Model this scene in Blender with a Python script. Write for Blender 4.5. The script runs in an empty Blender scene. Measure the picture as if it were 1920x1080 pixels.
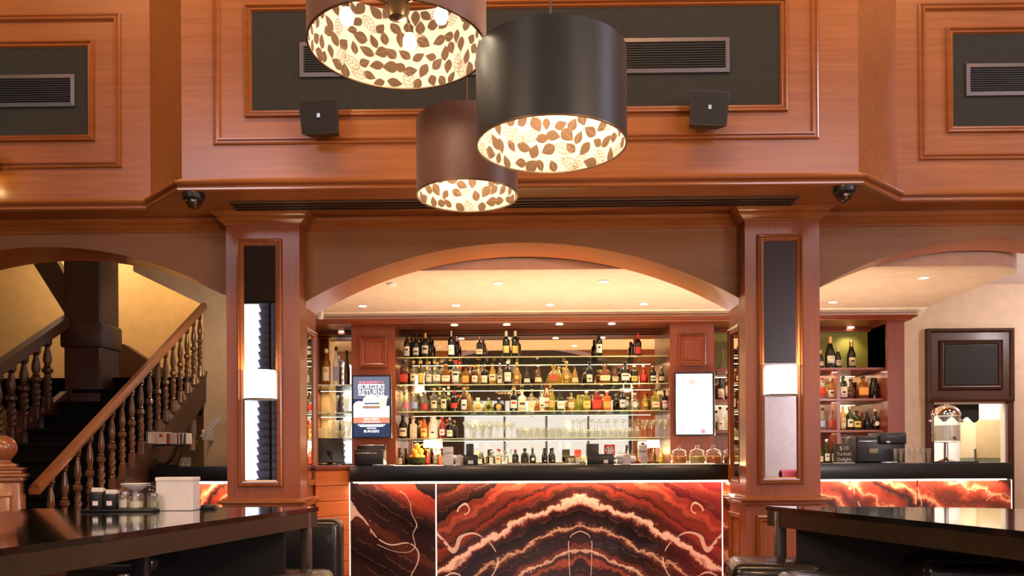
import bpy, bmesh, math, random
from mathutils import Vector, Matrix
random.seed(7)
SC = bpy.context.scene
COL = SC.collection
PI = math.pi
# ------------------------------------------------------------------ camera
F = 1500.0
EYE = 1.25
YAW, ROLL = 0.013, -0.0055
cam_d = bpy.data.cameras.new('camera'); cam = bpy.data.objects.new('camera', cam_d); COL.objects.link(cam)
CM = Matrix.Rotation(YAW, 3, 'Z') @ Matrix.Rotation(PI/2, 3, 'X') @ Matrix.Rotation(ROLL, 3, 'Z')
cam.location = (0, 0, EYE); cam.rotation_euler = CM.to_euler()
cam_d.sensor_width = 36; cam_d.lens = 36*F/1920; cam_d.shift_x = 0; cam_d.shift_y = (860-540)/1920
cam_d.clip_start = .05; cam_d.clip_end = 200
SC.camera = cam
# ------------------------------------------------------------------ view, world, large lights
SC.view_settings.view_transform = 'Standard'; SC.view_settings.look = 'None'
SC.view_settings.gamma = 1; SC.view_settings.use_curve_mapping = False
SC.view_settings.exposure = 0.5
SC.cycles.caustics_reflective = False; SC.cycles.caustics_refractive = False
SC.cycles.max_bounces = 9; SC.cycles.transparent_max_bounces = 24; SC.cycles.sample_clamp_indirect = 6
SC.cycles.glossy_bounces = 5; SC.cycles.diffuse_bounces = 4
w = bpy.data.worlds.new('sky'); SC.world = w; w.use_nodes = True
w.node_tree.nodes['Background'].inputs[0].default_value = (.86, .84, 1.0, 1)
w.node_tree.nodes['Background'].inputs[1].default_value = .7
def area(name, loc, size, power, col, aim, spread=PI, cam_vis=True):
    l = bpy.data.lights.new(name, 'AREA'); l.shape = 'RECTANGLE'; l.size, l.size_y = size
    l.energy = power; l.color = col; l.spread = spread
    o = bpy.data.objects.new(name, l); COL.objects.link(o); o.location = loc
    d = Vector(aim) - Vector(loc)
    o.rotation_euler = d.to_track_quat('-Z', 'Y').to_euler()
    return o
DAY = (.93, .88, 1.0); WARM = (1.0, .56, .27); WARM2 = (1.0, .74, .46)
# daylight in the windows of the wall behind the camera and the high windows of the side walls
area('daylight', (-7.2, -9.4, 3.6), (7.0, 6.5), 110, DAY, (-5.0, 2, 2.4))
area('daylight', (.75, -8.4, 2.6), (9.0, 4.0), 24, (1, .90, .80), (.75, 2, 2.1))
area('daylight', (-6.2, -5.6, 7.2), (3.0, 2.0), 130, DAY, (-5, 6, 4))
area('daylight', (6.0, -5.6, 7.2), (3.4, 2.0), 110, DAY, (5, 6, 4))
area('daylight', (9.1, 2.6, 6.2), (2.0, 2.6), 150, DAY, (2.9, 6.2, 4.2))
# warm fill lights added out of view, high over tables and lower near camera
area('hall_fill', (-.2, 2.2, 7.9), (4.0, 1.2), 180, WARM, (0, 6, 3.2))
area('hall_fill', (-5.0, 3.0, 7.9), (1.5, 1.2), 48, WARM, (-4.6, 6.4, 3.2))
area('hall_fill', (5.0, 3.0, 7.9), (1.5, 1.2), 48, WARM, (4.6, 6.4, 3.2))
for x_, y_, p_ in ((-2.5, .6, 130), (2.5, .6, 130), (.3, -1.8, 110)):  # low fill points added without any fixture
    l = bpy.data.lights.new('hall_low_fill', 'POINT'); l.energy = p_; l.color = WARM; l.shadow_soft_size = .25
    o = bpy.data.objects.new('hall_low_fill', l); COL.objects.link(o); o.location = (x_, y_, 3.1)

def px2(px, py, Y):
    d = CM @ Vector(((px-960)/F, (860-py)/F, -1))
    t = Y / d.y
    return Vector((d.x*t, Y, EYE + d.z*t))
def X(px, Y): return px2(px, 860, Y).x
def Z(px, py, Y): return px2(px, py, Y).z

# ------------------------------------------------------------------ mesh builder
class MB:
    def __init__(s): s.v = []; s.f = []; s.sm = []
    def add(s, vs, fs, smooth=False, M=None):
        n = len(s.v)
        s.v += [tuple(M @ Vector(p)) if M else tuple(p) for p in vs]
        s.f += [tuple(i+n for i in f) for f in fs]; s.sm += [smooth]*len(fs); return s
    def box(s, x0, x1, y0, y1, z0, z1, M=None):
        vs = [(x, y, z) for x in (x0, x1) for y in (y0, y1) for z in (z0, z1)]
        return s.add(vs, [(0,1,3,2), (4,6,7,5), (0,4,5,1), (2,3,7,6), (0,2,6,4), (1,5,7,3)], M=M)
    def bev(s, x0, x1, y0, y1, z0, z1, b=.01, seg=2, M=None, smooth=True):
        bm = bmesh.new(); bmesh.ops.create_cube(bm, size=1)
        for v in bm.verts: v.co = ((x0+x1)/2+v.co.x*(x1-x0), (y0+y1)/2+v.co.y*(y1-y0), (z0+z1)/2+v.co.z*(z1-z0))
        b = min(b, .49*min(abs(x1-x0), abs(y1-y0), abs(z1-z0)))
        bmesh.ops.bevel(bm, geom=bm.edges[:], offset=b, segments=seg, profile=.5, affect='EDGES')
        bm.verts.index_update()
        s.add([v.co[:] for v in bm.verts], [[v.index for v in f.verts] for f in bm.faces], smooth, M); bm.free(); return s
    def prism(s, pts, z0, z1, M=None, smooth=False):      # pts in plan (x, y)
        n = len(pts)
        vs = [(p[0], p[1], z0) for p in pts] + [(p[0], p[1], z1) for p in pts]
        fs = [tuple(range(n))[::-1], tuple(range(n, 2*n))] + [(i, (i+1) % n, n+(i+1) % n, n+i) for i in range(n)]
        return s.add(vs, fs, smooth, M)
    def slab(s, pts, y0, y1, M=None):                      # pts in elevation (x, z)
        n = len(pts)
        vs = [(p[0], y0, p[1]) for p in pts] + [(p[0], y1, p[1]) for p in pts]
        fs = [tuple(range(n)), tuple(range(n, 2*n))[::-1]] + [(i, n+i, n+(i+1) % n, (i+1) % n) for i in range(n)]
        return s.add(vs, fs, False, M)
    def lathe(s, prof, n=20, M=None, sx=1, sy=1, smooth=True, a0=0, a1=2*PI, sq=0, cap=True):
        full = abs(a1-a0-2*PI) < 1e-6; m = n if full else n+1
        vs = []; fs = []
        for r, z in prof:
            for k in range(m):
                a = a0+(a1-a0)*k/n
                c, t = math.cos(a), math.sin(a)
                if sq:
                    q = (abs(c)**sq+abs(t)**sq)**(-1/sq); c *= q; t *= q
                vs.append((r*c*sx, r*t*sy, z))
        for i in range(len(prof)-1):
            for k in range(n):
                j = (k+1) % m
                fs.append((i*m+k, i*m+j, (i+1)*m+j, (i+1)*m+k))
        if full and cap and prof[0] != prof[-1]:
            if prof[0][0] > 1e-5: fs.append(tuple(range(m))[::-1])
            if prof[-1][0] > 1e-5: fs.append(tuple((len(prof)-1)*m+k for k in range(m)))
        return s.add(vs, fs, smooth, M)
    def tube(s, pts, r, n=8, smooth=True):
        pts = [Vector(p) for p in pts]; rs = r if isinstance(r, (list, tuple)) else [r]*len(pts)
        vs = []; fs = []; up = None
        for i, p in enumerate(pts):
            t = (pts[min(i+1, len(pts)-1)]-pts[max(i-1, 0)]).normalized()
            if up is None: up = Vector((0, 0, 1)) if abs(t.z) < .9 else Vector((1, 0, 0))
            a = t.cross(up).normalized(); b = a.cross(t).normalized(); up = b
            for k in range(n):
                an = 2*PI*k/n; vs.append(p+(a*math.cos(an)+b*math.sin(an))*rs[i])
        for i in range(len(pts)-1):
            for k in range(n):
                j = (k+1) % n; fs.append((i*n+k, i*n+j, (i+1)*n+j, (i+1)*n+k))
        fs.append(tuple(range(n))[::-1]); fs.append(tuple((len(pts)-1)*n+k for k in range(n)))
        return s.add(vs, fs, smooth)
    def frame(s, x0, x1, z0, z1, prof, y=0, M=None):       # mitred frame, prof = (inset, towards -y)
        vs = []; fs = []
        for d, h in prof:
            vs += [(x0+d, y-h, z0+d), (x1-d, y-h, z0+d), (x1-d, y-h, z1-d), (x0+d, y-h, z1-d)]
        for i in range(len(prof)-1):
            for k in range(4):
                j = (k+1) % 4; fs.append((i*4+k, i*4+j, (i+1)*4+j, (i+1)*4+k))
        return s.add(vs, fs, False, M)
    def sweep(s, path, prof, closed=False, smooth=False):  # plan path, prof = (out to the right of travel, z)
        n = len(path); vs = []; fs = []
        P = [Vector(p) for p in path]
        for i in range(n):
            ds = []
            if i > 0 or closed: ds.append((P[i]-P[i-1]).normalized())
            if i < n-1 or closed: ds.append((P[(i+1) % n]-P[i]).normalized())
            ns = [Vector((d.y, -d.x)) for d in ds]
            m = ns[0] if len(ns) == 1 else (ns[0]+ns[1]).normalized()
            k = 1/max(.3, m.dot(ns[0]))
            for o, z in prof: vs.append((P[i].x+m.x*o*k, P[i].y+m.y*o*k, z))
        c = len(prof)
        for i in range(n if closed else n-1):
            j = (i+1) % n
            for k in range(c-1): fs.append((i*c+k, j*c+k, j*c+k+1, i*c+k+1))
        if not closed: fs += [tuple(range(c)), tuple((n-1)*c+k for k in range(c))[::-1]]
        return s.add(vs, fs, smooth)
    def obj(s, name, mat, parent=None, loc=None, sharp=35):
        me = bpy.data.meshes.new(name); me.from_pydata(s.v, [], s.f); me.validate()
        bm = bmesh.new(); bm.from_mesh(me); bmesh.ops.recalc_face_normals(bm, faces=bm.faces[:])
        if any(s.sm):
            for f in bm.faces: f.smooth = True
        bm.to_mesh(me); bm.free()
        if any(s.sm): me.set_sharp_from_angle(angle=math.radians(sharp))
        if mat: me.materials.append(mat)
        o = bpy.data.objects.new(name, me); COL.objects.link(o)
        if loc is not None: o.location = loc
        if parent: o.parent = parent
        return o
def T(x=0, y=0, z=0, rz=0, rx=0, ry=0, s=1):
    return Matrix.Translation((x, y, z)) @ Matrix.Rotation(rz, 4, 'Z') @ Matrix.Rotation(ry, 4, 'Y') @ Matrix.Rotation(rx, 4, 'X') @ Matrix.Diagonal((s, s, s, 1))
def thing(name, label, cat, loc=(0, 0, 0), rz=0, group=None):
    o = bpy.data.objects.new(name, None); COL.objects.link(o); o.empty_display_size = .1
    o.location = loc; o.rotation_euler = (0, 0, rz); o['label'] = label; o['category'] = cat
    if group: o['group'] = group
    return o
def tag(o, label, cat, group=None):
    o['label'] = label; o['category'] = cat
    if group: o['group'] = group
    return o
def struct(o): o['kind'] = 'structure'; return o
def clone(root, loc=None, rz=None, label=None):
    def cp(o, par):
        c = o.copy(); COL.objects.link(c)
        if par: c.parent = par
        for ch in kids.get(o.name, []): cp(ch, c)
        return c
    kids = {}
    for ch in root.children_recursive: kids.setdefault(ch.parent.name, []).append(ch)
    r = cp(root, None)
    if loc is not None: r.location = loc
    if rz is not None: r.rotation_euler = (0, 0, rz)
    if label: r['label'] = label
    return r
def text(s, size, mat, M, parent=None, depth=.001, name='lettering', font_scale=1.0):
    c = bpy.data.curves.new(name, 'FONT'); c.body = s; c.size = size; c.extrude = depth
    c.align_x = 'CENTER'; c.align_y = 'CENTER'; c.resolution_u = 2
    tmp = bpy.data.objects.new(name, c); COL.objects.link(tmp)
    dg = bpy.context.evaluated_depsgraph_get(); me = bpy.data.meshes.new_from_object(tmp.evaluated_get(dg))
    bpy.data.objects.remove(tmp)
    me.materials.clear(); me.materials.append(mat); me.name = name
    me.transform(M @ Matrix.Rotation(PI/2, 4, 'X') @ Matrix.Diagonal((font_scale, 1, 1, 1)))
    o = bpy.data.objects.new(name, me); COL.objects.link(o)
    if parent: o.parent = parent
    return o

# ------------------------------------------------------------------ materials
MATS = {}
def pm(name, col, rough=.5, metal=0, coat=0, emit=None, es=0, ior=1.5, sheen=0, alpha=1, bump=None, var=None, sub=0):
    if name in MATS: return MATS[name]
    m = bpy.data.materials.new(name); m.use_nodes = True; nt = m.node_tree
    b = nt.nodes['Principled BSDF']; I = b.inputs
    I['Base Color'].default_value = (*col, 1); I['Roughness'].default_value = rough; I['Metallic'].default_value = metal
    I['Coat Weight'].default_value = coat; I['Coat Roughness'].default_value = .08; I['IOR'].default_value = ior
    if sheen: I['Sheen Weight'].default_value = sheen
    if emit: I['Emission Color'].default_value = (*emit, 1); I['Emission Strength'].default_value = es
    tc = nt.nodes.new('ShaderNodeTexCoord')
    nz = nt.nodes.new('ShaderNodeTexNoise'); nz.inputs['Scale'].default_value = (var or (8, .06))[0]; nz.inputs['Detail'].default_value = 3
    nt.links.new(tc.outputs['Object'], nz.inputs['Vector'])
    a = (var or (8, .06))[1]
    r = nt.nodes.new('ShaderNodeValToRGB'); r.color_ramp.elements[0].position = .3; r.color_ramp.elements[1].position = .7
    r.color_ramp.elements[0].color = (*[c*(1-a) for c in col], 1); r.color_ramp.elements[1].color = (*[min(1, c*(1+a)) for c in col], 1)
    nt.links.new(nz.outputs['Fac'], r.inputs['Fac']); nt.links.new(r.outputs['Color'], I['Base Color'])
    if bump:
        n2 = nt.nodes.new('ShaderNodeTexNoise'); n2.inputs['Scale'].default_value = bump[0]; n2.inputs['Detail'].default_value = 2
        nt.links.new(tc.outputs['Object'], n2.inputs['Vector'])
        bp = nt.nodes.new('ShaderNodeBump'); bp.inputs['Strength'].default_value = bump[1]; bp.inputs['Distance'].default_value = .01
        nt.links.new(n2.outputs['Fac'], bp.inputs['Height']); nt.links.new(bp.outputs['Normal'], I['Normal'])
    MATS[name] = m; return m
def wood(name, c0, c1, rough=.3, coat=.35, axis='x', scale=1.0):
    if name in MATS: return MATS[name]
    m = bpy.data.materials.new(name); m.use_nodes = True; nt = m.node_tree; N = nt.nodes.new; L = nt.links.new
    b = nt.nodes['Principled BSDF']; I = b.inputs
    tc = N('ShaderNodeTexCoord'); mp = N('ShaderNodeMapping'); L(tc.outputs['Object'], mp.inputs['Vector'])
    mp.inputs['Scale'].default_value = (.6*scale, 9*scale, 14*scale) if axis == 'x' else (14*scale, 9*scale, .6*scale)
    nz = N('ShaderNodeTexNoise'); nz.inputs['Scale'].default_value = 2.2; nz.inputs['Detail'].default_value = 6; nz.inputs['Roughness'].default_value = .6
    L(mp.outputs['Vector'], nz.inputs['Vector'])
    nb = N('ShaderNodeTexNoise'); nb.inputs['Scale'].default_value = .9; nb.inputs['Detail'].default_value = 1; L(tc.outputs['Object'], nb.inputs['Vector'])
    ad = N('ShaderNodeMath'); ad.operation = 'MULTIPLY_ADD'; ad.inputs[1].default_value = .55; L(nb.outputs['Fac'], ad.inputs[0]); 
    mu = N('ShaderNodeMath'); mu.operation = 'MULTIPLY'; mu.inputs[1].default_value = .5; L(nz.outputs['Fac'], mu.inputs[0]); L(mu.outputs[0], ad.inputs[2])
    r = N('ShaderNodeValToRGB'); r.color_ramp.elements[0].position = .34; r.color_ramp.elements[1].position = .7
    r.color_ramp.elements[0].color = (*c0, 1); r.color_ramp.elements[1].color = (*c1, 1)
    L(ad.outputs[0], r.inputs['Fac']); L(r.outputs['Color'], I['Base Color'])
    rr = N('ShaderNodeMapRange'); rr.inputs['To Min'].default_value = rough*.85; rr.inputs['To Max'].default_value = rough*1.2
    L(nz.outputs['Fac'], rr.inputs['Value']); L(rr.outputs[0], I['Roughness'])
    I['Coat Weight'].default_value = coat; I['Coat Roughness'].default_value = .18
    MATS[name] = m; return m
def glass(name, tint=(.95, 1, .97), rough=.0, ior=1.45, body=0.0, bcol=(.5, .5, .5)):
    """thin glass: clear tinted transmission with a Fresnel reflection; body adds a share of a diffuse tint for filled or frosted glass"""
    if name in MATS: return MATS[name]
    m = bpy.data.materials.new(name); m.use_nodes = True; nt = m.node_tree; nt.nodes.clear(); N = nt.nodes.new; L = nt.links.new
    out = N('ShaderNodeOutputMaterial'); tr = N('ShaderNodeBsdfTransparent'); tr.inputs[0].default_value = (*tint, 1)
    gl = N('ShaderNodeBsdfGlossy'); gl.inputs['Roughness'].default_value = max(.03, rough); gl.inputs[0].default_value = (1, 1, 1, 1)
    fc = N('ShaderNodeLayerWeight'); fc.inputs['Blend'].default_value = .5
    pw = N('ShaderNodeMath'); pw.operation = 'POWER'; pw.inputs[1].default_value = 3.2; L(fc.outputs['Facing'], pw.inputs[0])
    lw = N('ShaderNodeMath'); lw.operation = 'MULTIPLY_ADD'; lw.inputs[1].default_value = .55; lw.inputs[2].default_value = .05; L(pw.outputs[0], lw.inputs[0])
    s = tr.outputs[0]
    if body:
        df = N('ShaderNodeBsdfPrincipled'); df.inputs['Base Color'].default_value = (*bcol, 1); df.inputs['Roughness'].default_value = .15
        mx = N('ShaderNodeMixShader'); mx.inputs[0].default_value = body; L(s, mx.inputs[1]); L(df.outputs[0], mx.inputs[2]); s = mx.outputs[0]
    mi = N('ShaderNodeMixShader'); L(lw.outputs[0], mi.inputs[0]); L(s, mi.inputs[1]); L(gl.outputs[0], mi.inputs[2])
    L(mi.outputs[0], out.inputs[0]); MATS[name] = m; return m
def emis(name, col, s):
    if name in MATS: return MATS[name]
    m = bpy.data.materials.new(name); m.use_nodes = True; nt = m.node_tree; nt.nodes.clear()
    e = nt.nodes.new('ShaderNodeEmission'); e.inputs[0].default_value = (*col, 1); e.inputs[1].default_value = s
    o = nt.nodes.new('ShaderNodeOutputMaterial'); nt.links.new(e.outputs[0], o.inputs[0]); MATS[name] = m; return m
WD = wood('mahogany', (.27, .088, .022), (.46, .170, .046), .30, .3)
WDM = wood('mahogany_moulding', (.27, .085, .022), (.44, .16, .045), .16, .8)
WDMV = wood('mahogany_moulding_upright', (.25, .075, .020), (.40, .13, .036), .16, .8, 'z')
JARG = glass('jar_glass', (.98, .985, .97))
WDV = wood('mahogany_upright', (.24, .060, .017), (.42, .118, .034), .34, .35, 'z')
WDD = wood('dark_mahogany', (.035, .012, .006), (.08, .026, .011), .42, .15)
WDDV = wood('dark_mahogany_upright', (.022, .008, .005), (.05, .017, .008), .45, .1, 'z')
WDR = wood('red_mahogany', (.15, .030, .013), (.28, .062, .024), .33, .4)
WDRV = wood('red_mahogany_upright', (.15, .030, .013), (.28, .062, .024), .33, .4, 'z')
WDO = wood('orange_cedar', (.55, .13, .025), (.75, .22, .05), .4, .2)
WDG = wood('olive_stained_oak', (.12, .075, .032), (.18, .115, .05), .45, .1)
BALW = wood('polished_baluster', (.10, .042, .018), (.19, .085, .035), .2, .6, 'z')
FAB = pm('charcoal_fabric', (.030, .032, .028), .9, var=(60, .15), bump=(400, .2))
BLK = pm('black_plastic', (.012, .012, .013), .35)
BLKM = pm('black_matt', (.014, .014, .014), .7)
GRIL = pm('grille_steel', (.17, .155, .165), .4, .6)
STEEL = pm('brushed_steel', (.62, .60, .58), .22, 1)
CHR = pm('chrome', (.85, .83, .82), .06, 1)
MIR = pm('mirror_silver', (.90, .90, .92), .012, 1, var=(1, .0))
MIRB = pm('bronze_mirror', (.90, .82, .60), .02, 1, var=(1, .0))
CEIL = pm('ceiling_paint', (.85, .67, .57), .85)
PAINT = pm('cream_paint', (.80, .66, .50), .85)
OCH = pm('ochre_paint', (.64, .44, .20), .85)
TAN = pm('understair_paint', (.80, .62, .38), .85)
WHT = pm('white_paint', (.88, .86, .86), .6)
STONE = pm('black_granite', (.006, .009, .009), .3, coat=.08, var=(90, .5))
TABT = pm('black_lacquer_top', (.010, .010, .010), .05, coat=1.0, var=(120, .4))
TABA = wood('walnut_apron', (.026, .019, .011), (.055, .038, .021), .3, .4)
LEA = pm('black_leather', (.014, .015, .016), .26, coat=.4, bump=(120, .08))
CARP = pm('black_carpet', (.007, .0065, .006), 1.0, ior=1.05, var=(90, .3))
FLR = wood('hall_floor_boards', (.10, .045, .02), (.19, .09, .04), .3, .3)
LINE = pm('cream_shade_lining', (.80, .67, .54), .8, emit=(1, .78, .60), es=.25)
LEAF = pm('tan_leaf_print', (.19, .105, .055), .85)
LVEIN = pm('pale_vein_print', (.42, .27, .16), .85)
SHADE_G = pm('charcoal_shade_satin', (.012, .018, .021), .42, sheen=.08, var=(40, .08))
SHADE_T = pm('taupe_shade_satin', (.17, .085, .070), .42, sheen=.2, var=(40, .08))
BRASS = pm('dark_brass', (.16, .10, .05), .35, .8)
BULB = emis('bulb_glow', (1, .82, .58), 26)
LAMPG = emis('downlight_glow', (1, .86, .66), 14)
LED = emis('led_strip_glow', (1, .78, .60), 9); SEAM = emis('led_seam_glow', (1, .72, .52), 3.5)
SHLIT = pm('lit_cream_shade', (.9, .85, .75), .7, emit=(1, .87, .68), es=2.0)
GLS = glass('shelf_glass', (.80, .92, .82))
GEDGE = pm('glass_shelf_edge', (.62, .60, .36), .18, .5)
CLR = glass('clear_glass', (.97, .985, .96), body=.06, bcol=(.9, .88, .75))
PANE = glass('window_glass', (.97, .98, 1))
def light(kind, name, loc, power, col=WARM2, size=.05, spot=2.2, blend=.6, aim=None, parent=None):
    l = bpy.data.lights.new(name, kind); l.energy = power; l.color = col; l.shadow_soft_size = size
    if kind == 'SPOT': l.spot_size = spot; l.spot_blend = blend
    o = bpy.data.objects.new(name, l); COL.objects.link(o); o.location = loc
    if aim: o.rotation_euler = (Vector(aim)-Vector(loc)).to_track_quat('-Z', 'Y').to_euler()
    if parent: o.parent = parent
    return o
# ================================================================== STRUCTURE
def wall_holes(name, mat, a0, a1, z0, z1, holes, y0, y1, rot=False):
    """wall in the xz plane (or yz when rot) with rectangular openings"""
    xs = sorted({a0, a1, *[h[0] for h in holes], *[h[1] for h in holes]}); zs = sorted({z0, z1, *[h[2] for h in holes], *[h[3] for h in holes]})
    m = MB()
    for i in range(len(xs)-1):
        for k in range(len(zs)-1):
            cx, cz = (xs[i]+xs[i+1])/2, (zs[k]+zs[k+1])/2
            if any(h[0] < cx < h[1] and h[2] < cz < h[3] for h in holes): continue
            if rot: m.box(y0, y1, xs[i], xs[i+1], zs[k], zs[k+1])
            else: m.box(xs[i], xs[i+1], y0, y1, zs[k], zs[k+1])
    return struct(m.obj(name, mat))
RM = 8.6; HC = 8.2
struct(MB().box(-RM, RM, -5.2, 11.6, -.1, 0).obj('floor', FLR))
struct(MB().box(-RM, RM, -5.2, 6.5, HC, HC+.1).obj('ceiling', pm('dark_ceiling', (.045, .045, .05), .8)))
WALLB = pm('hall_wall_paint', (.62, .58, .60), .8)
rear_h = [(-7.0, -4.4, .6, 4.85), (-1.85, 3.35, 1.1, 3.1), (-7.7, -4.7, 6.2, 8.1), (4.3, 7.7, 6.2, 8.1)]
DKW = pm('dark_rear_wall', (.055, .05, .055), .6)
wall_holes('wall_rear', DKW, -RM, RM, 0, HC, rear_h, -5.2, -5.0)
struct(MB().box(4.6, 8.5, -4.99, -4.95, 0, 3.35).obj('trim_rear_panel', WALLB))
def window(i, h, y, nx, nz, rot=False, X0=0):
    e = struct(bpy.data.objects.new('window_%d' % i, None)); COL.objects.link(e)
    fr = MB(); W = .05
    def bx(m, a0, a1, b0, b1, z0, z1):
        m.box(b0, b1, a0, a1, z0, z1) if rot else m.box(a0, a1, b0, b1, z0, z1)
    for (a, b, c, d) in ((h[0], h[1], h[2], h[2]+W), (h[0], h[1], h[3]-W, h[3]), (h[0], h[0]+W, h[2], h[3]), (h[1]-W, h[1], h[2], h[3])): bx(fr, a, b, y-.05, y+.05, c, d)
    for k in range(1, nx):
        c = h[0]+(h[1]-h[0])*k/nx; bx(fr, c-.03, c+.03, y-.04, y+.04, h[2], h[3])
    for k in range(1, nz):
        c = h[2]+(h[3]-h[2])*k/nz; bx(fr, h[0], h[1], y-.04, y+.04, c-.03, c+.03)
    fr.obj('window_frame', BLKM, e)
    for a in range(nx):
        for b in range(nz):
            p = MB(); bx(p, h[0]+(h[1]-h[0])*a/nx+.03, h[0]+(h[1]-h[0])*(a+1)/nx-.03, y-.004, y+.004, h[2]+(h[3]-h[2])*b/nz+.03, h[2]+(h[3]-h[2])*(b+1)/nz-.03)
            p.obj('pane', PANE, e)
window(1, rear_h[0], -5.1, 2, 2); window(2, rear_h[1], -5.1, 4, 1); window(3, rear_h[2], -5.1, 2, 1); window(4, rear_h[3], -5.1, 3, 1)
wall_holes('wall_left', WDD, -5.2, 11.6, 0, HC, [], -RM-.1, -RM, rot=True)
rh = (1.6, 3.6, 4.9, 7.5)
wall_holes('wall_right', PAINT, -5.2, 11.6, 0, HC, [rh], RM, RM+.1, rot=True)
window(5, rh, RM+.05, 2, 2, rot=True)
# --- bay of the gallery wall above the arches
SOF = 3.267
bay = [(-RM, 6.42), (-2.99, 6.42), (-2.556, 6.0), (2.52, 6.0), (3.0, 6.42), (RM, 6.42)]
m = MB(); ring = bay+[(x, y+.12) for x, y in bay[::-1]]
vs = [(x, y, SOF) for x, y in bay]+[(x, y, HC) for x, y in bay]
m.add(vs, [(i, i+1, i+7, i+6) for i in range(5)])
vs = [(x, y+.12, SOF) for x, y in bay]+[(x, y+.12, HC) for x, y in bay]
m.add(vs, [(i, i+1, i+7, i+6) for i in range(5)])
m.prism([bay[0], *bay[1:5], bay[5], (RM, 6.9), (-RM, 6.9)], SOF, SOF+.04)
gal = struct(m.obj('wall_gallery', WD))
led = [(0, SOF), (.035, SOF), (.045, SOF+.010), (.045, SOF+.022), (.03, SOF+.030), (.034, SOF+.040), (.060, SOF+.052), (.066, SOF+.064), (.060, SOF+.078), (.03, SOF+.086), (.026, SOF+.096), (0, SOF+.10)]
MB().sweep(bay, led).obj('ledge_moulding', WDM, gal)
fp = [(0, 0), (.004, .018), (.014, .022), (.020, .010), (.028, .010), (.036, .026), (.048, .026), (.056, .012), (.060, 0)]
fp2 = [(0, 0), (.006, .03), (.018, .034), (.026, .014), (.034, .020), (.046, .024), (.056, .006), (.060, -.004)]
def gallery_panel(o, i, fab, D):
    MB().frame(*o, fp, D).obj('panel_moulding', WDM, gal)
    MB().frame(*i, fp2, D).obj('panel_moulding', WDM, gal)
    MB().box(i[0]+.05, i[1]-.05, D-.006, D+.01, i[2]+.05, i[3]-.05).obj('fabric_panel', FAB, gal)
D = 6.0
zi0 = Z(970, 216, D)
gallery_panel((X(404, D), X(1538, D), Z(970, 267, D), 5.0), (X(463, D), X(1480, D), zi0, Z(970, 3, D)), None, D)
D = 6.42
gallery_panel((-5.6, X(232, D), Z(120, 316, D), Z(120, 27, D)), (-5.3, X(182, D), Z(120, 266, D), Z(120, 77, D)), None, D)
gallery_panel((X(1725, D), 5.7, Z(1820, 300, D), Z(1820, 6, D)), (X(1777, D), 5.4, Z(1820, 250, D), Z(1820, 52, D)), None, D)
def grille(x0, x1, z0, z1, y, label):
    g = thing('vent_grille', label, 'vent', ((x0+x1)/2, y, z0), group='steel vents on the gallery wall')
    w, h = (x1-x0)/2, z1-z0
    MB().frame(-w, w, 0, h, [(0, 0), (0, .016), (.03, .020), (.038, .004), (.038, -.002)]).obj('frame', GRIL, g)
    MB().box(-w+.03, w-.03, -.003, .0, .03, h-.03).obj('backing', BLKM, g)
    n = 10; s = MB()
    for k in range(n):
        z = .04+(h-.08)*(k+.5)/n; s.box(-w+.036, w-.036, -.014, -.004, z-.003, z+.003)
    s = s.obj('louvre', pm('dark_louvre', (.07, .07, .07), .35, .5), g); s['kind'] = 'stuff'
    return g
grille(X(567, 6), X(1371, 6), Z(970, 142, 6), Z(970, 77, 6), 5.994, 'long steel vent grille in the middle dark fabric panel, half hidden by the drum pendants')
grille(-4.9, X(146, 6.42), Z(75, 202, 6.42), Z(75, 142, 6.42), 6.414, 'steel vent grille in the dark fabric panel above the staircase arch')
grille(X(1813, 6.42), 5.1, Z(1870, 181, 6.42), Z(1870, 121, 6.42), 6.414, 'steel vent grille in the dark fabric panel above the service counter arch')
# --- soffit slot grille
sg = thing('slot_grille', 'long dark slotted air grille in the wooden soffit over the middle arch', 'vent', (0, 6.3, SOF))
a, b = X(440, 6.3), X(1492, 6.3)
MB().box(a, b, -.095, .095, -.006, 0).obj('backing', BLKM, sg)
for k in range(4): MB().box(a-.01, b+.01, -.10+k*.062, -.078+k*.062, -.014, -.002).obj('slat', pm('slot_bronze', (.10, .05, .03), .4, .3), sg)
# --- arcade wall with three segmental arches
AY0, AY1 = 6.69, 7.16
def arch_z(x, c, hw, za, zs):
    s = za-zs; R = (hw*hw+s*s)/(2*s); return za-R+math.sqrt(max(0, R*R-(x-c)**2))
arches = [(-4.02, 1.60, 3.055, 2.59), (0, 1.85, 3.056, 2.555), (4.02, 1.61, 3.075, 2.62)]
m = MB()
def spandrel(m, c, hw, za, zs, n=40):
    xs = [c-hw+2*hw*i/n for i in range(n+1)]; zz = [arch_z(x, c, hw, za, zs) for x in xs]
    vs = []; fq = []
    for x, z in zip(xs, zz): vs += [(x, AY0, z), (x, AY0, SOF), (x, AY1, z), (x, AY1, SOF)]
    fs = []
    for i in range(n):
        a, b = i*4, i*4+4
        fs += [(a, b, b+1, a+1), (a+2, a+3, b+3, b+2)]; fq.append((a, a+2, b+2, b))
    m.add(vs, fs); SOFM.add(vs, fq)
SOFM = MB()
for A in arches: spandrel(m, *A)
arc = struct(m.obj('wall_arcade', wood('mahogany_spandrel_shaded', (.23, .090, .026), (.34, .145, .044), .5, .0), sharp=60)); SOFM.obj('arch_soffit', wood('mahogany_soffit_lit', (.45, .13, .03), (.62, .20, .05), .3, .4), arc, sharp=60)  # same wood: spandrel tone darkened for shade, soffit tone brightened for warm light
for s in (-1, 1):
    m = MB().box(*sorted((s*1.85, s*2.42)), AY0, AY1, 0, SOF)
    m.box(*sorted((s*5.6, s*RM)), AY0, AY1, 0, SOF); struct(m.obj('wall_pier', WDV))
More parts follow.
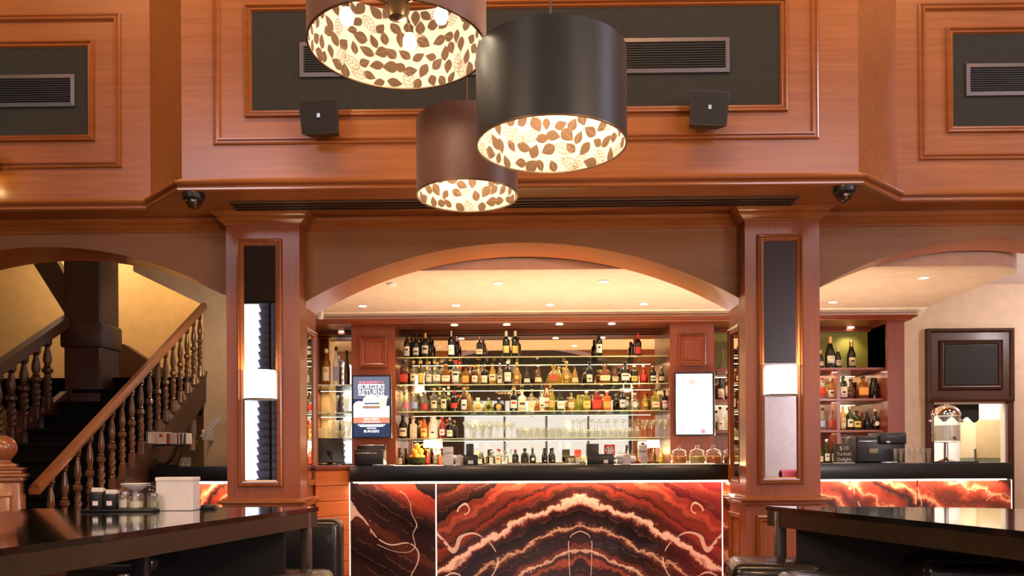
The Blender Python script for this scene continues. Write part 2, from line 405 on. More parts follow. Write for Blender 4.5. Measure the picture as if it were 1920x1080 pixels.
cap = [(0, 3.165), (.012, 3.165), (.02, 3.18), (.05, 3.20), (.062, 3.215), (.055, 3.222), (.075, 3.235), (.10, 3.262), (.10, SOF-.001), (0, SOF-.001)]
cap2 = [(0, 3.165), (.012, 3.165), (.02, 3.18), (.04, 3.20), (.05, 3.215), (.045, 3.222), (.06, 3.235), (.075, 3.262), (.075, SOF-.001), (0, SOF-.001)]
for k, (a, b) in enumerate([(-RM, -2.42), (-1.81, 1.81), (2.42, RM)]):
    struct(MB().sweep([(a, AY0), (b, AY0)], cap2).obj('trim_%d' % (k+1), WD))
# --- columns in front of the piers
mf = [(0, 0), (0, .024), (.012, .032), (.022, .018), (.030, .024), (.044, .020), (.054, .004), (.058, -.004)]
dado = [(0, .862), (.02, .862), (.03, .876), (.03, .886), (.05, .892), (.066, .904), (.066, .916), (.04, .924), (.03, .934), (0, .938)]
def column(s):
    side = 'left' if s < 0 else 'right'
    label = ('mahogany column with tall bright mirror and lamp, between staircase arch and bar' if s < 0 else
             'mahogany column with tall dark-topped mirror and lamp, between bar and service counter')
    c = thing('column', label, 'column', (0, 0, 0), group='mirrored mahogany columns')
    x0, x1 = sorted((s*1.81, s*2.41)); y0 = 6.5
    MB().box(x0, x1, y0, AY0-.002, 0, SOF-.001).obj('shaft', WDV, c)
    MB().sweep([(x0, AY0), (x0, y0), (x1, y0), (x1, AY0)], cap).obj('capital_moulding', WDM, c)
    if s < 0: path = [(x0, AY0), (x0, y0), (x1, y0), (x1, AY0-.01), (-1.85, AY0-.01), (-1.85, AY1)]
    else: path = [(1.85, AY1), (1.85, AY0-.01), (x0, AY0-.01), (x0, y0), (x1, y0), (x1, AY0)]
    MB().sweep(path, dado).obj('dado_moulding', WDM, c)
    xa, xb = (X(460, 6.5), X(518, 6.5)) if s < 0 else (X(1434, 6.5), X(1493, 6.5))
    za, zb = Z(975, 897, 6.5), Z(975, 457, 6.5)
    MB().frame(xa-.055, xb+.055, za-.055, zb+.055, mf, y0).obj('mirror_frame', WDMV, c)
    MB().box(xa, xb, y0-.006, y0-.001, za, zb).obj('mirror', MIR, c)
    # narrow mirror on the jamb inside the middle arch
    M = T(s*1.85, 0, 0, rz=(PI/2 if s < 0 else -PI/2))
    u0, u1 = (AY0+.10, AY1-.10); u0, u1 = (u0, u1) if s < 0 else (-u1, -u0)
    zt = 2.38
    MB().frame(u0-.05, u1+.05, 1.03, zt, mf, -.001, M).obj('mirror_frame', WDMV, c)
    MB().box(u0, u1, -.004, -.001, 1.08, zt-.05, M).obj('mirror', MIR, c)
    MB().frame(u0-.05, u1+.05, .12, .78, mf, -.001, M).obj('panel_moulding', WDMV, c)
    # lower raised panel on the front
    MB().frame(x0+.08, x1-.08, .14, .78, mf, y0).obj('panel_moulding', WDMV, c)
    MB().bev(x0-.03, x1+.03, y0-.03, y0+.05, 0, .11, .01).obj('plinth', WDV, c)
    # half-round wall lamp on the mirror
    cx = (xa+xb)/2; zc = Z(487 if s < 0 else 1466, 720 if s < 0 else 712, 6.4)
    lp = thing('wall_lamp', 'glowing half-round cream wall lamp on the mirror of the %s' % ('column beside the staircase' if s < 0 else 'column beside the service counter'), 'lamp', (cx, y0-.012, zc), group='half-round wall lamps')
    r, h = .127, .118
    MB().lathe([(r, -h), (r, h), (r-.004, h), (r-.004, -h), (r, -h)], 24, a0=PI, a1=2*PI, sy=.78).obj('lamp_shade', SHLIT, lp)
    MB().lathe([(.0, -h-.003), (r+.002, -h-.003), (r+.002, -h+.006), (.0, -h+.006)], 24, a0=PI, a1=2*PI, sy=.78).obj('rim', BRASS, lp)
    MB().box(-.05, .05, -.02, .008, -.05, .05).obj('backplate', BRASS, lp)
    MB().lathe([(0, -.04), (.022, -.02), (.026, .01), (.012, .04), (0, .045)], 10, M=T(0, -.05, 0)).obj('bulb', BULB, lp)
    light('POINT', 'lamp_light', (0, -.05, -.085), 5, WARM2, .025, parent=lp)
    light('POINT', 'lamp_light', (0, -.05, .085), 5, WARM2, .025, parent=lp)
column(-1); column(1)
# --- bar zone ceiling slab with rounded end
CZ = 2.95
pts = [(-3.0, 7.2), (4.2, 7.2)]
pts += [(4.2+.4*math.sin(a), 7.6-.4*math.cos(a)) for a in [PI/2*k/8 for k in range(1, 9)]] + [(4.6, 9.95), (-3.0, 9.95)]
struct(MB().prism(pts, CZ, CZ+.42).obj('ceiling_bar', CEIL))
struct(MB().box(-3.0, RM, AY1-.2, 9.95, 3.37, 3.45).obj('ceiling_service', pm('lilac_ceiling', (.80, .72, .72), .85)))
wall_holes('wall_bar', PAINT, -2.75, RM, 0, 3.4, [(X(1748, 9.95), X(1885, 9.95), 0.0, Z(1820, 751, 9.95))], 9.95, 10.05)
struct(MB().sweep([(-2.75, 9.24), (4.56, 9.24), (4.56, 9.95)], [(0, 2.865), (.012, 2.865), (.02, 2.89), (.045, 2.905), (.05, 2.925), (.07, 2.949), (0, 2.949)]).obj('trim_4', pm('cornice_paint', (.95, .86, .74), .8)))
# --- stair hall
struct(MB().box(-RM, -2.6, 11.3, 11.4, 0, 4.7).obj('wall_landing', OCH))
struct(MB().slab([(-3.73, 0), (-3.73, 3.07), (-4.55, 3.47), (-4.55, 4.7), (-2.5, 4.7), (-2.5, 0)], 9.32, 9.42).obj('wall_stair', TAN))
struct(MB().box(-RM, -2.5, AY1, 11.4, 4.7, 4.8).obj('ceiling_stair', pm('stair_ceiling', (.8, .7, .62), .85)))
struct(MB().box(-2.75, -2.65, 8.4, 9.32, 0, 3.4).obj('wall_divider', PAINT))
struct(MB().box(-RM, RM, AY0+.1, AY1-.05, SOF+.04, 4.75).obj('wall_over_arcade', PAINT))

# outside the left window: a palm trunk, and a red tub chair by the rear wall (both seen in the column mirrors)
pt = thing('palm_trunk', 'grey ringed palm trunk outside the tall window, seen in the left mirror', 'tree', (-6.35, -7.2, 0))
pr = []
for k in range(30): pr += [(.34-.004*k, k*.2), (.40-.004*k, k*.2+.17), (.35-.004*k, k*.2+.19)]
MB().lathe(pr, 18).obj('trunk', pm('palm_bark', (.16, .15, .17), .9, bump=(20, .5)), pt)
light('POINT', 'rear_wall_fill', (8.0, -3.2, 2.7), 280, DAY, .1)  # unseen point light added to brighten the pale rear wall
tc_ = thing('tub_chair', 'red round-backed chair by the pale rear wall, seen in the right mirror', 'chair', (5.75, -3.9, 0))
RDV = pm('red_velvet', (.45, .04, .06), .8, sheen=.5)
MB().lathe([(.27, 0), (.30, .06), (.30, .40), (.27, .45), (0, .46)], 24).obj('seat', RDV, tc_)
MB().lathe([(.30, .40), (.36, .9), (.33, .98), (.29, .94), (.26, .46)], 24, a0=-2.6, a1=-.5, cap=False).obj('backrest', RDV, tc_)
# ================================================================== BAR COUNTER
def onyx(name, xc, seed, dark, scale=1.0, glow=.55, slope=.34, amp=.16, per=1.4, red=None):
    m = bpy.data.materials.new(name); m.use_nodes = True; nt = m.node_tree; N = nt.nodes.new; L = nt.links.new
    b = nt.nodes['Principled BSDF']; I = b.inputs
    tc = N('ShaderNodeTexCoord'); sp = N('ShaderNodeSeparateXYZ'); L(tc.outputs['Object'], sp.inputs[0])
    def mth(op, a, b=None, c=None):
        n = N('ShaderNodeMath'); n.operation = op
        for i, v in enumerate((a, b, c)):
            if v is None: continue
            if isinstance(v, (int, float)): n.inputs[i].default_value = v
            else: L(v, n.inputs[i])
        return n.outputs[0]
    u = mth('ABSOLUTE', mth('SUBTRACT', sp.outputs[0], xc)); z = sp.outputs[2]
    cb = N('ShaderNodeCombineXYZ'); L(u, cb.inputs[0]); L(z, cb.inputs[2]); cb.inputs[1].default_value = seed
    def noise(s, d, w=.55):
        n = N('ShaderNodeTexNoise'); n.inputs['Scale'].default_value = s*scale; n.inputs['Detail'].default_value = d; n.inputs['Roughness'].default_value = w
        L(cb.outputs[0], n.inputs['Vector']); return n.outputs['Fac']
    n1, n2, n3 = noise(1.3, 3), noise(4.5, 5, .65), noise(14, 4, .7)
    # flowing bands: height plus a bulging slope away from the axis
    sl = mth('ADD', mth('MULTIPLY', mth('SQRT', mth('ADD', mth('MULTIPLY', u, u), .006)), slope), mth('MULTIPLY', mth('MULTIPLY', u, u), .10))
    ph = mth('ADD', mth('ADD', z, sl), mth('ADD', mth('MULTIPLY', mth('SUBTRACT', n1, .5), amp), mth('MULTIPLY', mth('SUBTRACT', n2, .5), .24)))
    rp = N('ShaderNodeValToRGB'); cr = rp.color_ramp
    fr = mth('FRACT', mth('DIVIDE', ph, per)); L(fr, rp.inputs['Fac'])
    stops = dark
    cr.elements[0].position = stops[0][0]; cr.elements[0].color = (*stops[0][1], 1)
    cr.elements[1].position = stops[-1][0]; cr.elements[1].color = (*stops[-1][1], 1)
    for p, c in stops[1:-1]: e = cr.elements.new(p); e.color = (*c, 1)
    # fine streaks along the bands
    f2 = mth('ABSOLUTE', mth('SUBTRACT', mth('FRACT', mth('MULTIPLY', mth('ADD', ph, mth('MULTIPLY', n3, .03)), 9.0)), .5))
    streak = mth('MULTIPLY', mth('SUBTRACT', 1, mth('SMOOTH_MIN', mth('MULTIPLY', f2, 14), 1.0, .2)), mth('GREATER_THAN', n2, .47))
    mx = N('ShaderNodeMix'); mx.data_type = 'RGBA'; L(mth('MULTIPLY', streak, mth('MULTIPLY', n1, .35)), mx.inputs[0]); L(rp.outputs[0], mx.inputs[6]); mx.inputs[7].default_value = (.55, .16, .08, 1)
    # thin crossing veins
    def nz2(off, sc_):
        v = N('ShaderNodeVectorMath'); v.operation = 'ADD'; v.inputs[1].default_value = (off, off*.7, off*1.3); L(cb.outputs[0], v.inputs[0])
        t = N('ShaderNodeTexNoise'); t.inputs['Scale'].default_value = sc_; t.inputs['Detail'].default_value = 2; t.inputs['Roughness'].default_value = .4; L(v.outputs[0], t.inputs['Vector']); return t.outputs['Fac']
    def crack(off, sc_, wd): return mth('LESS_THAN', mth('ABSOLUTE', mth('SUBTRACT', nz2(off, sc_), .5)), wd)
    vein = mth('MULTIPLY', mth('MAXIMUM', crack(11.3, .75, .0020), mth('MULTIPLY', crack(23.9, 1.2, .0018), mth('GREATER_THAN', n1, .5))), mth('GREATER_THAN', n2, .43))
    m2 = N('ShaderNodeMix'); m2.data_type = 'RGBA'; L(mth('MULTIPLY', vein, .55), m2.inputs[0]); L(mx.outputs[2], m2.inputs[6]); m2.inputs[7].default_value = (.95, .62, .42, 1)
    if red is not None:
        f = N('ShaderNodeMapRange'); f.inputs['From Min'].default_value = red; f.inputs['From Max'].default_value = red+.8; f.inputs['To Max'].default_value = .8; L(mth('ADD', sp.outputs[0], mth('MULTIPLY', n1, .3)), f.inputs['Value'])
        m3 = N('ShaderNodeMix'); m3.data_type = 'RGBA'; m3.blend_type = 'ADD'; L(f.outputs[0], m3.inputs[0]); L(m2.outputs[2], m3.inputs[6]); m3.inputs[7].default_value = (.17, .008, .010, 1); m2 = m3
    L(m2.outputs[2], I['Base Color']); L(m2.outputs[2], I['Emission Color']); I['Emission Strength'].default_value = glow
    I['Roughness'].default_value = .12; I['Coat Weight'].default_value = .5; I['Coat Roughness'].default_value = .03
    return m
K = (.010, .006, .006); DB = (.035, .012, .010); BR = (.10, .022, .013); RD = (.27, .030, .016); OR = (.36, .060, .028); CRM = (.82, .45, .29)
DR = (.17, .025, .014)
ST_MAIN = [(0, K), (.07, DB), (.14, BR), (.17, K), (.235, DB), (.255, OR), (.27, DB), (.295, BR), (.308, CRM), (.322, BR), (.335, DR), (.36, DB), (.44, K), (.475, BR), (.487, (.70, .34, .18)), (.50, DB), (.56, K), (.61, DB), (.625, DR), (.65, CRM), (.668, CRM), (.678, BR), (.71, DB), (.75, BR), (.78, RD), (.80, DB), (.85, DR), (.89, BR), (.92, OR), (.95, DR), (1.0, BR)]
ST_DARK = [(0, K), (.2, DB), (.33, K), (.5, DB), (.55, BR), (.6, DB), (.75, K), (.82, DB), (.88, DR), (.93, RD), (1, DR)]
ST_ORG = [(0, BR), (.1, DR), (.2, OR), (.25, (.75, .34, .17)), (.30, OR), (.42, RD), (.50, BR), (.58, K), (.68, DR), (.76, (.72, .30, .14)), (.84, OR), (.92, DR), (1, BR)]
BF = 7.38; BS = 7.28
bar = thing('bar_counter', 'long bar with black stone top and glowing red-brown onyx front', 'bar counter', (0, 0, 0))
xl, xr = X(655, BS), X(1900, BS); zt, zb = 1.19, 1.045
MB().bev(xl, xr, BS, 7.95, zb, zt, .006).obj('countertop', STONE, bar)
MB().box(xl+.03, xr-.03, BF+.03, 7.85, 0.02, zb).obj('carcass', WDD, bar)
joints = [655, 817, 1354, 1720, 1897]
xs = [X(j, BF) for j in joints]
om = [onyx('onyx_dark', X(640, BF), 4.1, ST_DARK, 1.0, .3, .5), onyx('onyx_bookmatched', X(1087, BF), 1.3, ST_MAIN, 1.5, .38, slope=.42, red=X(1240, BF)), onyx('onyx_red', X(1330, BF), 7.7, ST_ORG, 2.0, .22, .45, .4, .55), onyx('onyx_orange', X(2000, BF), 3.2, ST_ORG, 2.0, .30, -.5, .4, .5)]
for k in range(4):
    MB().bev(xs[k]+.005, xs[k+1]-.005, BF, BF+.028, .08, zb-.012, .002, 1, smooth=False).obj('onyx_panel', om[k], bar)
for k in (0, 1, 2, 4):
    o = MB().box(xs[k]-.004, xs[k]+.004, BF+.004, BF+.03, .08, zb-.012).obj('led_seam', SEAM, bar)
MB().box(xl+.02, xr-.02, BF-.032, BF-.012, zb-.012, zb-.001).obj('led_strip', LED, bar)
MB().box(xl+.03, xr-.03, BF+.03, BF+.06, 0, .08).obj('kickboard', BLKM, bar)
a = area('led_light', ((xl+xr)/2, BF-.04, zb-.02), (xr-xl-.1, .02), 19, (1, .62, .40), ((xl+xr)/2, BF+.10, .2)); a.parent = bar
MB().bev(-2.05, xl-.004, 7.44, 7.94, 0, 1.19, .004).obj('end_cabinet', WDRV, bar)
# wooden gate of horizontal boards at the end of the bar
gt = thing('bar_gate', 'orange wooden board gate with dark red cap at the end of the bar', 'gate')
p0, p1 = Vector((-1.835, 7.05)), Vector((-1.60, 7.33)); d = p1-p0; ang = math.atan2(d.y, d.x); ln = d.length
gt.location = (p0.x, p0.y, 0); gt.rotation_euler = (0, 0, ang)
MB().box(0, ln, .012, .03, .03, 1.1).obj('backing', WDD, gt)
z = .05; k = 0
while z < 1.02:
    MB().bev(0, ln, -.012+(k % 2)*.002, .012, z, z+.134, .004, 1, smooth=False).obj('board', WDO, gt); z += .138; k += 1
MB().bev(-.005, ln+.005, -.02, .04, z, 1.2, .006).obj('cap_rail', WDR, gt)
# short counter beside the stairs
sc_ = thing('side_counter', 'short black-topped counter with glowing orange onyx front beside the stairs', 'counter')
x0, x1 = X(279, 7.7), -1.95
MB().bev(x0, x1, 7.7, 8.3, 1.045, 1.19, .006).obj('countertop', STONE, sc_)
MB().bev(x0+.35, x1, 7.8, 7.83, .08, 1.03, .002, 1, smooth=False).obj('onyx_panel', om[3], sc_)
MB().box(x0+.05, x1, 7.83, 8.25, 0, 1.045).obj('carcass', WDD, sc_)
MB().box(x0+.3, x1, 7.766, 7.785, 1.030, 1.044).obj('led_strip', LED, sc_)
a = area('led_light', ((x0+x1)/2, 7.75, 1.02), (1.2, .02), 7, (1, .62, .40), ((x0+x1)/2, 7.9, .2)); a.parent = sc_
# ================================================================== BACK BAR CABINET
cab = thing('back_bar_cabinet', 'red mahogany back bar cabinet with mirrors and glass bottle shelves', 'cabinet')
CF = 9.35; CB = 9.9
xL, xR = -2.64, X(1697, CF)
crown = [(0, 2.80), (.02, 2.80), (.03, 2.815), (.06, 2.83), (.07, 2.85), (.10, 2.864), (0, 2.864)]
MB().box(xL, xR, 9.22, 9.92, 2.82, 2.864).obj('canopy', WDR, cab)
MB().sweep([(xL, 9.22), (xR, 9.22), (xR, 9.92)], [(0, 2.815), (.012, 2.815), (.02, 2.83), (.045, 2.842), (.05, 2.852), (.075, 2.864), (0, 2.864)]).obj('crown_moulding', WDR, cab)
MB().box(xL, xR, 9.80, 9.84, 2.775, 2.82).obj('header', WDR, cab)
MB().sweep([(xL, 9.80), (xR, 9.80)], [(0, 2.78), (.012, 2.78), (.02, 2.79), (.012, 2.80), (.02, 2.81), (0, 2.815)]).obj('header_moulding', WDR, cab)
px1, px2_, px3, px4 = X(660, CF), X(742, CF), X(1257, CF), X(1340, CF)
for a, b in ((px1, px2_), (px3, px4)):
    MB().box(a, b, CF, CB, 1.17, 2.82).obj('pilaster', WDRV, cab)
    MB().frame(a+.10, b-.10, 2.33, 2.68, mf, CF).obj('panel_moulding', WDRV, cab)
MB().box(X(1665, CF), xR, CF, 9.95, 0, 2.82).obj('end_stile', WDRV, cab)
MB().box(X(1567, 9.5), X(1573, 9.5), 9.45, CB, 1.17, Z(1570, 691, 9.5)).obj('divider', WDRV, cab)
MB().box(xL, xL+.04, CF, CB, 0, 2.82).obj('side_panel', WDRV, cab)
MB().box(xL, xR, CB, CB+.04, 0, 2.86).obj('back_panel', WDRV, cab)
MB().box(px2_, px3, CB-.02, CB-.002, 1.2, 2.80).obj('mirror', MIRB, cab)
MB().box(xL+.04, px1, CB-.02, CB-.002, 1.2, 2.80).obj('mirror', MIRB, cab)
MB().box(px4, X(1640, 9.88), CB-.02, CB-.002, Z(1560, 805, CB), Z(1560, 692, CB)).obj('mirror', MIRB, cab)
MB().box(px4, X(1640, 9.88), CB-.02, CB-.002, Z(1560, 690, CB), 2.80).obj('green_back', pm('olive_green_panel', (.30, .30, .05), .5), cab)
MB().box(X(1640, 9.88), X(1665, CF), CF+.05, CB, Z(1650, 690, 9.5), 2.80).obj('side_box', WDDV, cab)
MB().box(xL, xR, CF, CB, 1.11, 1.17).obj('back_counter', STONE, cab)
MB().box(xL, xR, CF+.04, CB, 0, 1.11).obj('lower_cupboard', WDRV, cab)
SZ = {}
def gshelf(x0, x1, z, y0=9.44):
    g = MB().box(x0, x1, y0+.004, CB-.03, z-.012, z).obj('glass_shelf', GLS, cab)
    MB().box(x0, x1, y0, y0+.005, z-.013, z).obj('polished_edge', GEDGE, g)
    MB().box(x0, x1, CB-.034, CB-.026, z-.018, z-.006).obj('rail', CHR, g)
    for k in range(5):
        xx = x0+.03+(x1-x0-.06)*k/4
        MB().bev(xx-.018, xx+.018, y0-.004, y0+.04, z-.022, z-.012, .003, 1).obj('bracket', CHR, g)
for n, py in (('s1', 668), ('s2', 719.5), ('s3', 770), ('s4', 820.5)):
    z = Z(1000, py, 9.44); SZ[n] = z; gshelf(px2_+.005, px3-.005, z)
for n, py in (('l2', 721), ('l3', 773), ('l4', 822)):
    z = Z(625, py, 9.44); SZ[n] = z; gshelf(xL+.045, px1-.005, z)
for n, py in (('r1', 689), ('r2', 747), ('r3', 806)):
    z = Z(1600, py, 9.44); SZ[n] = z; MB().bev(px4+.002, X(1665, CF)-.002, 9.44, CB-.022, z-.028, z, .003, 1, smooth=False).obj('wood_shelf', WDR, cab)
SZ['b'] = 1.172; SZ['bar'] = 1.1905
# lit strips under the shelves (cabinet lights)
def cab_light(x0, x1, z, p, col=WARM2, y=9.6):
    o = area('cabinet_light', ((x0+x1)/2, y, z), (x1-x0, .03), p, col, ((x0+x1)/2, y+.01, 0)); return o
for n, p in (('s1', 5), ('s2', 5), ('s3', 5), ('s4', 6)): cab_light(px2_+.1, px3-.1, SZ[n]-.02, p)
for n, p in (('l2', 2.5), ('l3', 2.5), ('l4', 2)): cab_light(xL+.08, px1-.05, SZ[n]-.02, p)
for n, p in (('r1', 5), ('r2', 4), ('r3', 3)): cab_light(px4+.05, 4.2, SZ[n]-.035, p, (1, .74, .6))
o = area('ceiling_fill', (.3, 8.02, 1.05), (3.4, .06), 45, WARM2, (.3, 8.35, 3)); o = area('soffit_fill', (.3, 7.935, 1.20), (3.2, .02), 22, WARM, (.3, 7.0, 3.2)); o = area('ceiling_fill', (3.3, 8.02, 1.05), (2.0, .06), 26, WARM2, (3.3, 8.35, 3))  # upward fill added behind the bar to brighten ceiling and arch soffits
# --- downlights
def downlight(px, py, z, power, label, r=.055, group='ceiling downlights over the bar'):
    d = CM @ Vector(((px-960)/F, (860-py)/F, -1)); t = (z-EYE)/d.z
    d_ = thing('downlight', label, 'light', (d.x*t, d.y*t, z), group=group)
    MB().lathe([(r, -.006), (r*.8, -.008), (r*.78, -.002), (r, -.0005), (r, -.006)], 20).obj('trim_ring', pm('downlight_ring', (.9, .82, .7), .4), d_)
    MB().lathe([(0, -.004), (r*.8, -.004), (r*.8, -.002), (0, -.002)], 20).obj('lens', LAMPG, d_)
    light('SPOT', 'downlight_lamp', (0, 0, -.03), power, WARM2, .04, 2.3, .7, parent=d_)
    return d_
for i, (px, py, w) in enumerate([(934, 530, 'left one of the front pair'), (1132, 527, 'right one of the front pair')]):
    downlight(px, py, CZ, 48, 'round recessed downlight in the bar ceiling, %s' % w)
for i, px in enumerate((680, 855, 1031, 1207)):
    downlight(px, 573-i*1.3, CZ, 16, 'round recessed downlight in the bar ceiling, %s of the rear row' % ('leftmost', 'second from the left', 'third from the left', 'rightmost')[i])
downlight(1732, 520, CZ, 26, 'round recessed ceiling downlight near the service counter, the nearer and larger')
downlight(1562, 566, CZ, 18, 'round recessed ceiling downlight beside the right-hand column, just above the cabinet')
for i, px in enumerate((852, 950, 1049, 1147)):
    downlight(px, 609-i*.8, 2.819, 7, 'small downlight under the cabinet canopy, %s over the bottles' % ('leftmost', 'second from left', 'third from left', 'rightmost')[i], .05, 'downlights under the cabinet canopy')
downlight(640, 622, 2.819, 5, 'small downlight over the tall bottles at the left end of the cabinet', .045)
downlight(1595, 614, 2.819, 7, 'small downlight above the champagne bottles, in the canopy', .05)
ms = thing('motion_sensor', 'small white box sensor hanging at the left corner of the bar ceiling', 'sensor', (X(603, 8.9), 8.9, CZ))
MB().bev(-.024, .024, -.02, .03, -.13, 0, .008).obj('housing', WHT, ms); MB().bev(-.016, .016, -.024, -.018, -.11, -.06, .004).obj('lens_window', pm('sensor_lens', (.7, .68, .66), .3), ms)
sm = thing('smoke_detector', 'small pale round smoke detector on the bar ceiling, left of the downlights', 'detector', (0, 0, 0))
q = px2(733, 530, 7.7); sm.location = (q.x, 7.72, CZ)
MB().lathe([(0, -.03), (.03, -.028), (.05, -.012), (.052, 0), (0, 0)], 16).obj('housing', WHT, sm)
# ================================================================== BOTTLES
def dark(c, k): return tuple(x*k for x in c)
GL = {
 'dk': pm('dark_green_bottle', (.010, .016, .008), .08, coat=.5), 'bk': pm('black_bottle', (.007, .007, .008), .1, coat=.5),
 'gr': glass('green_bottle', (.30, .45, .16), body=.35, bcol=(.06, .10, .02)), 'am': glass('amber_spirit_bottle', (.85, .48, .14), body=.35, bcol=(.45, .18, .03)),
 'cl': glass('clear_spirit_bottle', (.90, .93, .82), body=.10, bcol=(.8, .8, .7)), 'go': glass('golden_spirit_bottle', (.90, .72, .30), body=.35, bcol=(.65, .42, .10)),
 'ye': glass('yellow_green_bottle', (.85, .85, .30), body=.4, bcol=(.45, .45, .06)), 'rd': glass('red_spirit_bottle', (.75, .10, .06), body=.5, bcol=(.50, .03, .02)),
 'or': glass('orange_spirit_bottle', (.95, .42, .12), body=.6, bcol=(.85, .24, .04)), 'wh': pm('white_bottle', (.85, .80, .72), .25, coat=.4),
 'cr': pm('cream_bottle', (.80, .68, .45), .3, coat=.4), 'br': glass('brown_bottle', (.45, .2, .06), body=.5, bcol=(.16, .06, .015)),
 'pk': glass('pink_bottle', (.95, .55, .60), body=.5, bcol=(.85, .25, .35)), 'bl': glass('blue_bottle', (.6, .65, .95), body=.5, bcol=(.35, .4, .8)),
 'gd': pm('olive_glass_bottle', (.06, .08, .02), .1, coat=.5)}
GLN = dict(dk='dark green', bk='black', gr='green', am='amber', cl='clear glass', go='golden', ye='yellow-green', rd='red', wh='white', cr='cream', br='brown', pk='pink', bl='pale blue', gd='olive')
GLN['or'] = 'orange'
LB = dict(w=((.85, .80, .70), 'white'), c=((.80, .68, .44), 'cream'), y=((.80, .60, .12), 'yellow'), g=((.62, .42, .12), 'gold'), r=((.65, .05, .03), 'red'), o=((.85, .38, .08), 'orange'),
          k=((.02, .02, .02), 'black'), p=((.75, .22, .35), 'pink'), b=((.35, .42, .75), 'blue'), s=((.6, .6, .62), 'silver'))
def lab(c): return pm('label_'+LB[c][1], LB[c][0], .6)
CAPN = {'w': 'white', 'k': 'black', 'r': 'red', 'g': 'gold', 's': 'silver', 'c': 'cork'}
CAPM = {'w': lab('w'), 'k': BLK, 'r': pm('cap_red', (.6, .03, .02), .3), 'g': pm('cap_gold', (.7, .45, .14), .3, .7), 's': STEEL, 'c': pm('cap_cork', (.55, .36, .18), .8)}
def prof(kind, h, r):
    n = r*.34
    P = {
     'wine': [(0, 0), (.9, 0), (1, .02), (1, .58), (.93, .66), (.6, .74), (.36, .80), (.32, .97), (.38, .97), (.38, 1), (0, 1)],
     'champ': [(0, 0), (.9, 0), (1, .02), (1, .42), (.92, .54), (.62, .68), (.38, .80), (.33, .95), (.40, .96), (.40, 1), (0, 1)],
     'spirit': [(0, 0), (.92, 0), (1, .02), (1, .60), (.90, .68), (.5, .74), (.34, .79), (.33, .9), (.42, .9), (.42, 1), (0, 1)],
     'square': [(0, 0), (.95, 0), (1, .02), (1, .64), (.9, .70), (.4, .74), (.32, .78), (.32, .88), (.46, .88), (.46, 1), (0, 1)],
     'slim': [(0, 0), (.95, 0), (1, .02), (1, .5), (.85, .62), (.5, .76), (.36, .85), (.34, .93), (.42, .93), (.42, 1), (0, 1)],
     'round': [(0, 0), (.5, 0), (.82, .10), (1, .30), (.95, .46), (.66, .60), (.30, .68), (.24, .84), (.34, .85), (.34, 1), (0, 1)],
     'cone': [(0, 0), (.9, 0), (1, .04), (1, .12), (.7, .45), (.35, .72), (.22, .82), (.22, .9), (.30, .9), (.30, 1), (0, 1)],
     'flask': [(0, 0), (.7, 0), (.95, .15), (1, .34), (.88, .52), (.55, .64), (.30, .68), (.30, .84), (.36, .84), (.36, 1), (0, 1)],
     'decant': [(0, 0), (.8, 0), (1, .06), (.98, .20), (.6, .45), (.25, .58), (.22, .72), (.36, .73), (.10, .76), (.35, .86), (.2, 1), (0, 1)],
     'jug': [(0, 0), (.9, 0), (1, .03), (1, .55), (.8, .70), (.62, .80), (.60, .98), (.62, 1), (0, 1)]}[kind]
    return [(a*r, b*h) for a, b in P]
rnd_ = random.Random(21)
ORD = ['first', 'second', 'third', 'fourth', 'fifth', 'sixth', 'seventh', 'eighth', 'ninth', 'tenth', 'eleventh', 'twelfth', 'thirteenth', 'fourteenth', 'fifteenth', 'sixteenth', 'seventeenth', 'eighteenth', 'nineteenth', 'twentieth',
       'twenty-first', 'twenty-second', 'twenty-third', 'twenty-fourth', 'twenty-fifth', 'twenty-sixth', 'twenty-seventh', 'twenty-eighth', 'twenty-ninth', 'thirtieth', 'thirty-first', 'thirty-second']
KN = dict(wine='wine bottle', champ='champagne bottle', spirit='round-shouldered bottle', square='square bottle', slim='slender bottle', round='round-bellied bottle', cone='cone-shaped bottle', flask='round flask bottle', decant='stoppered decanter', jug='wide-necked bottle')
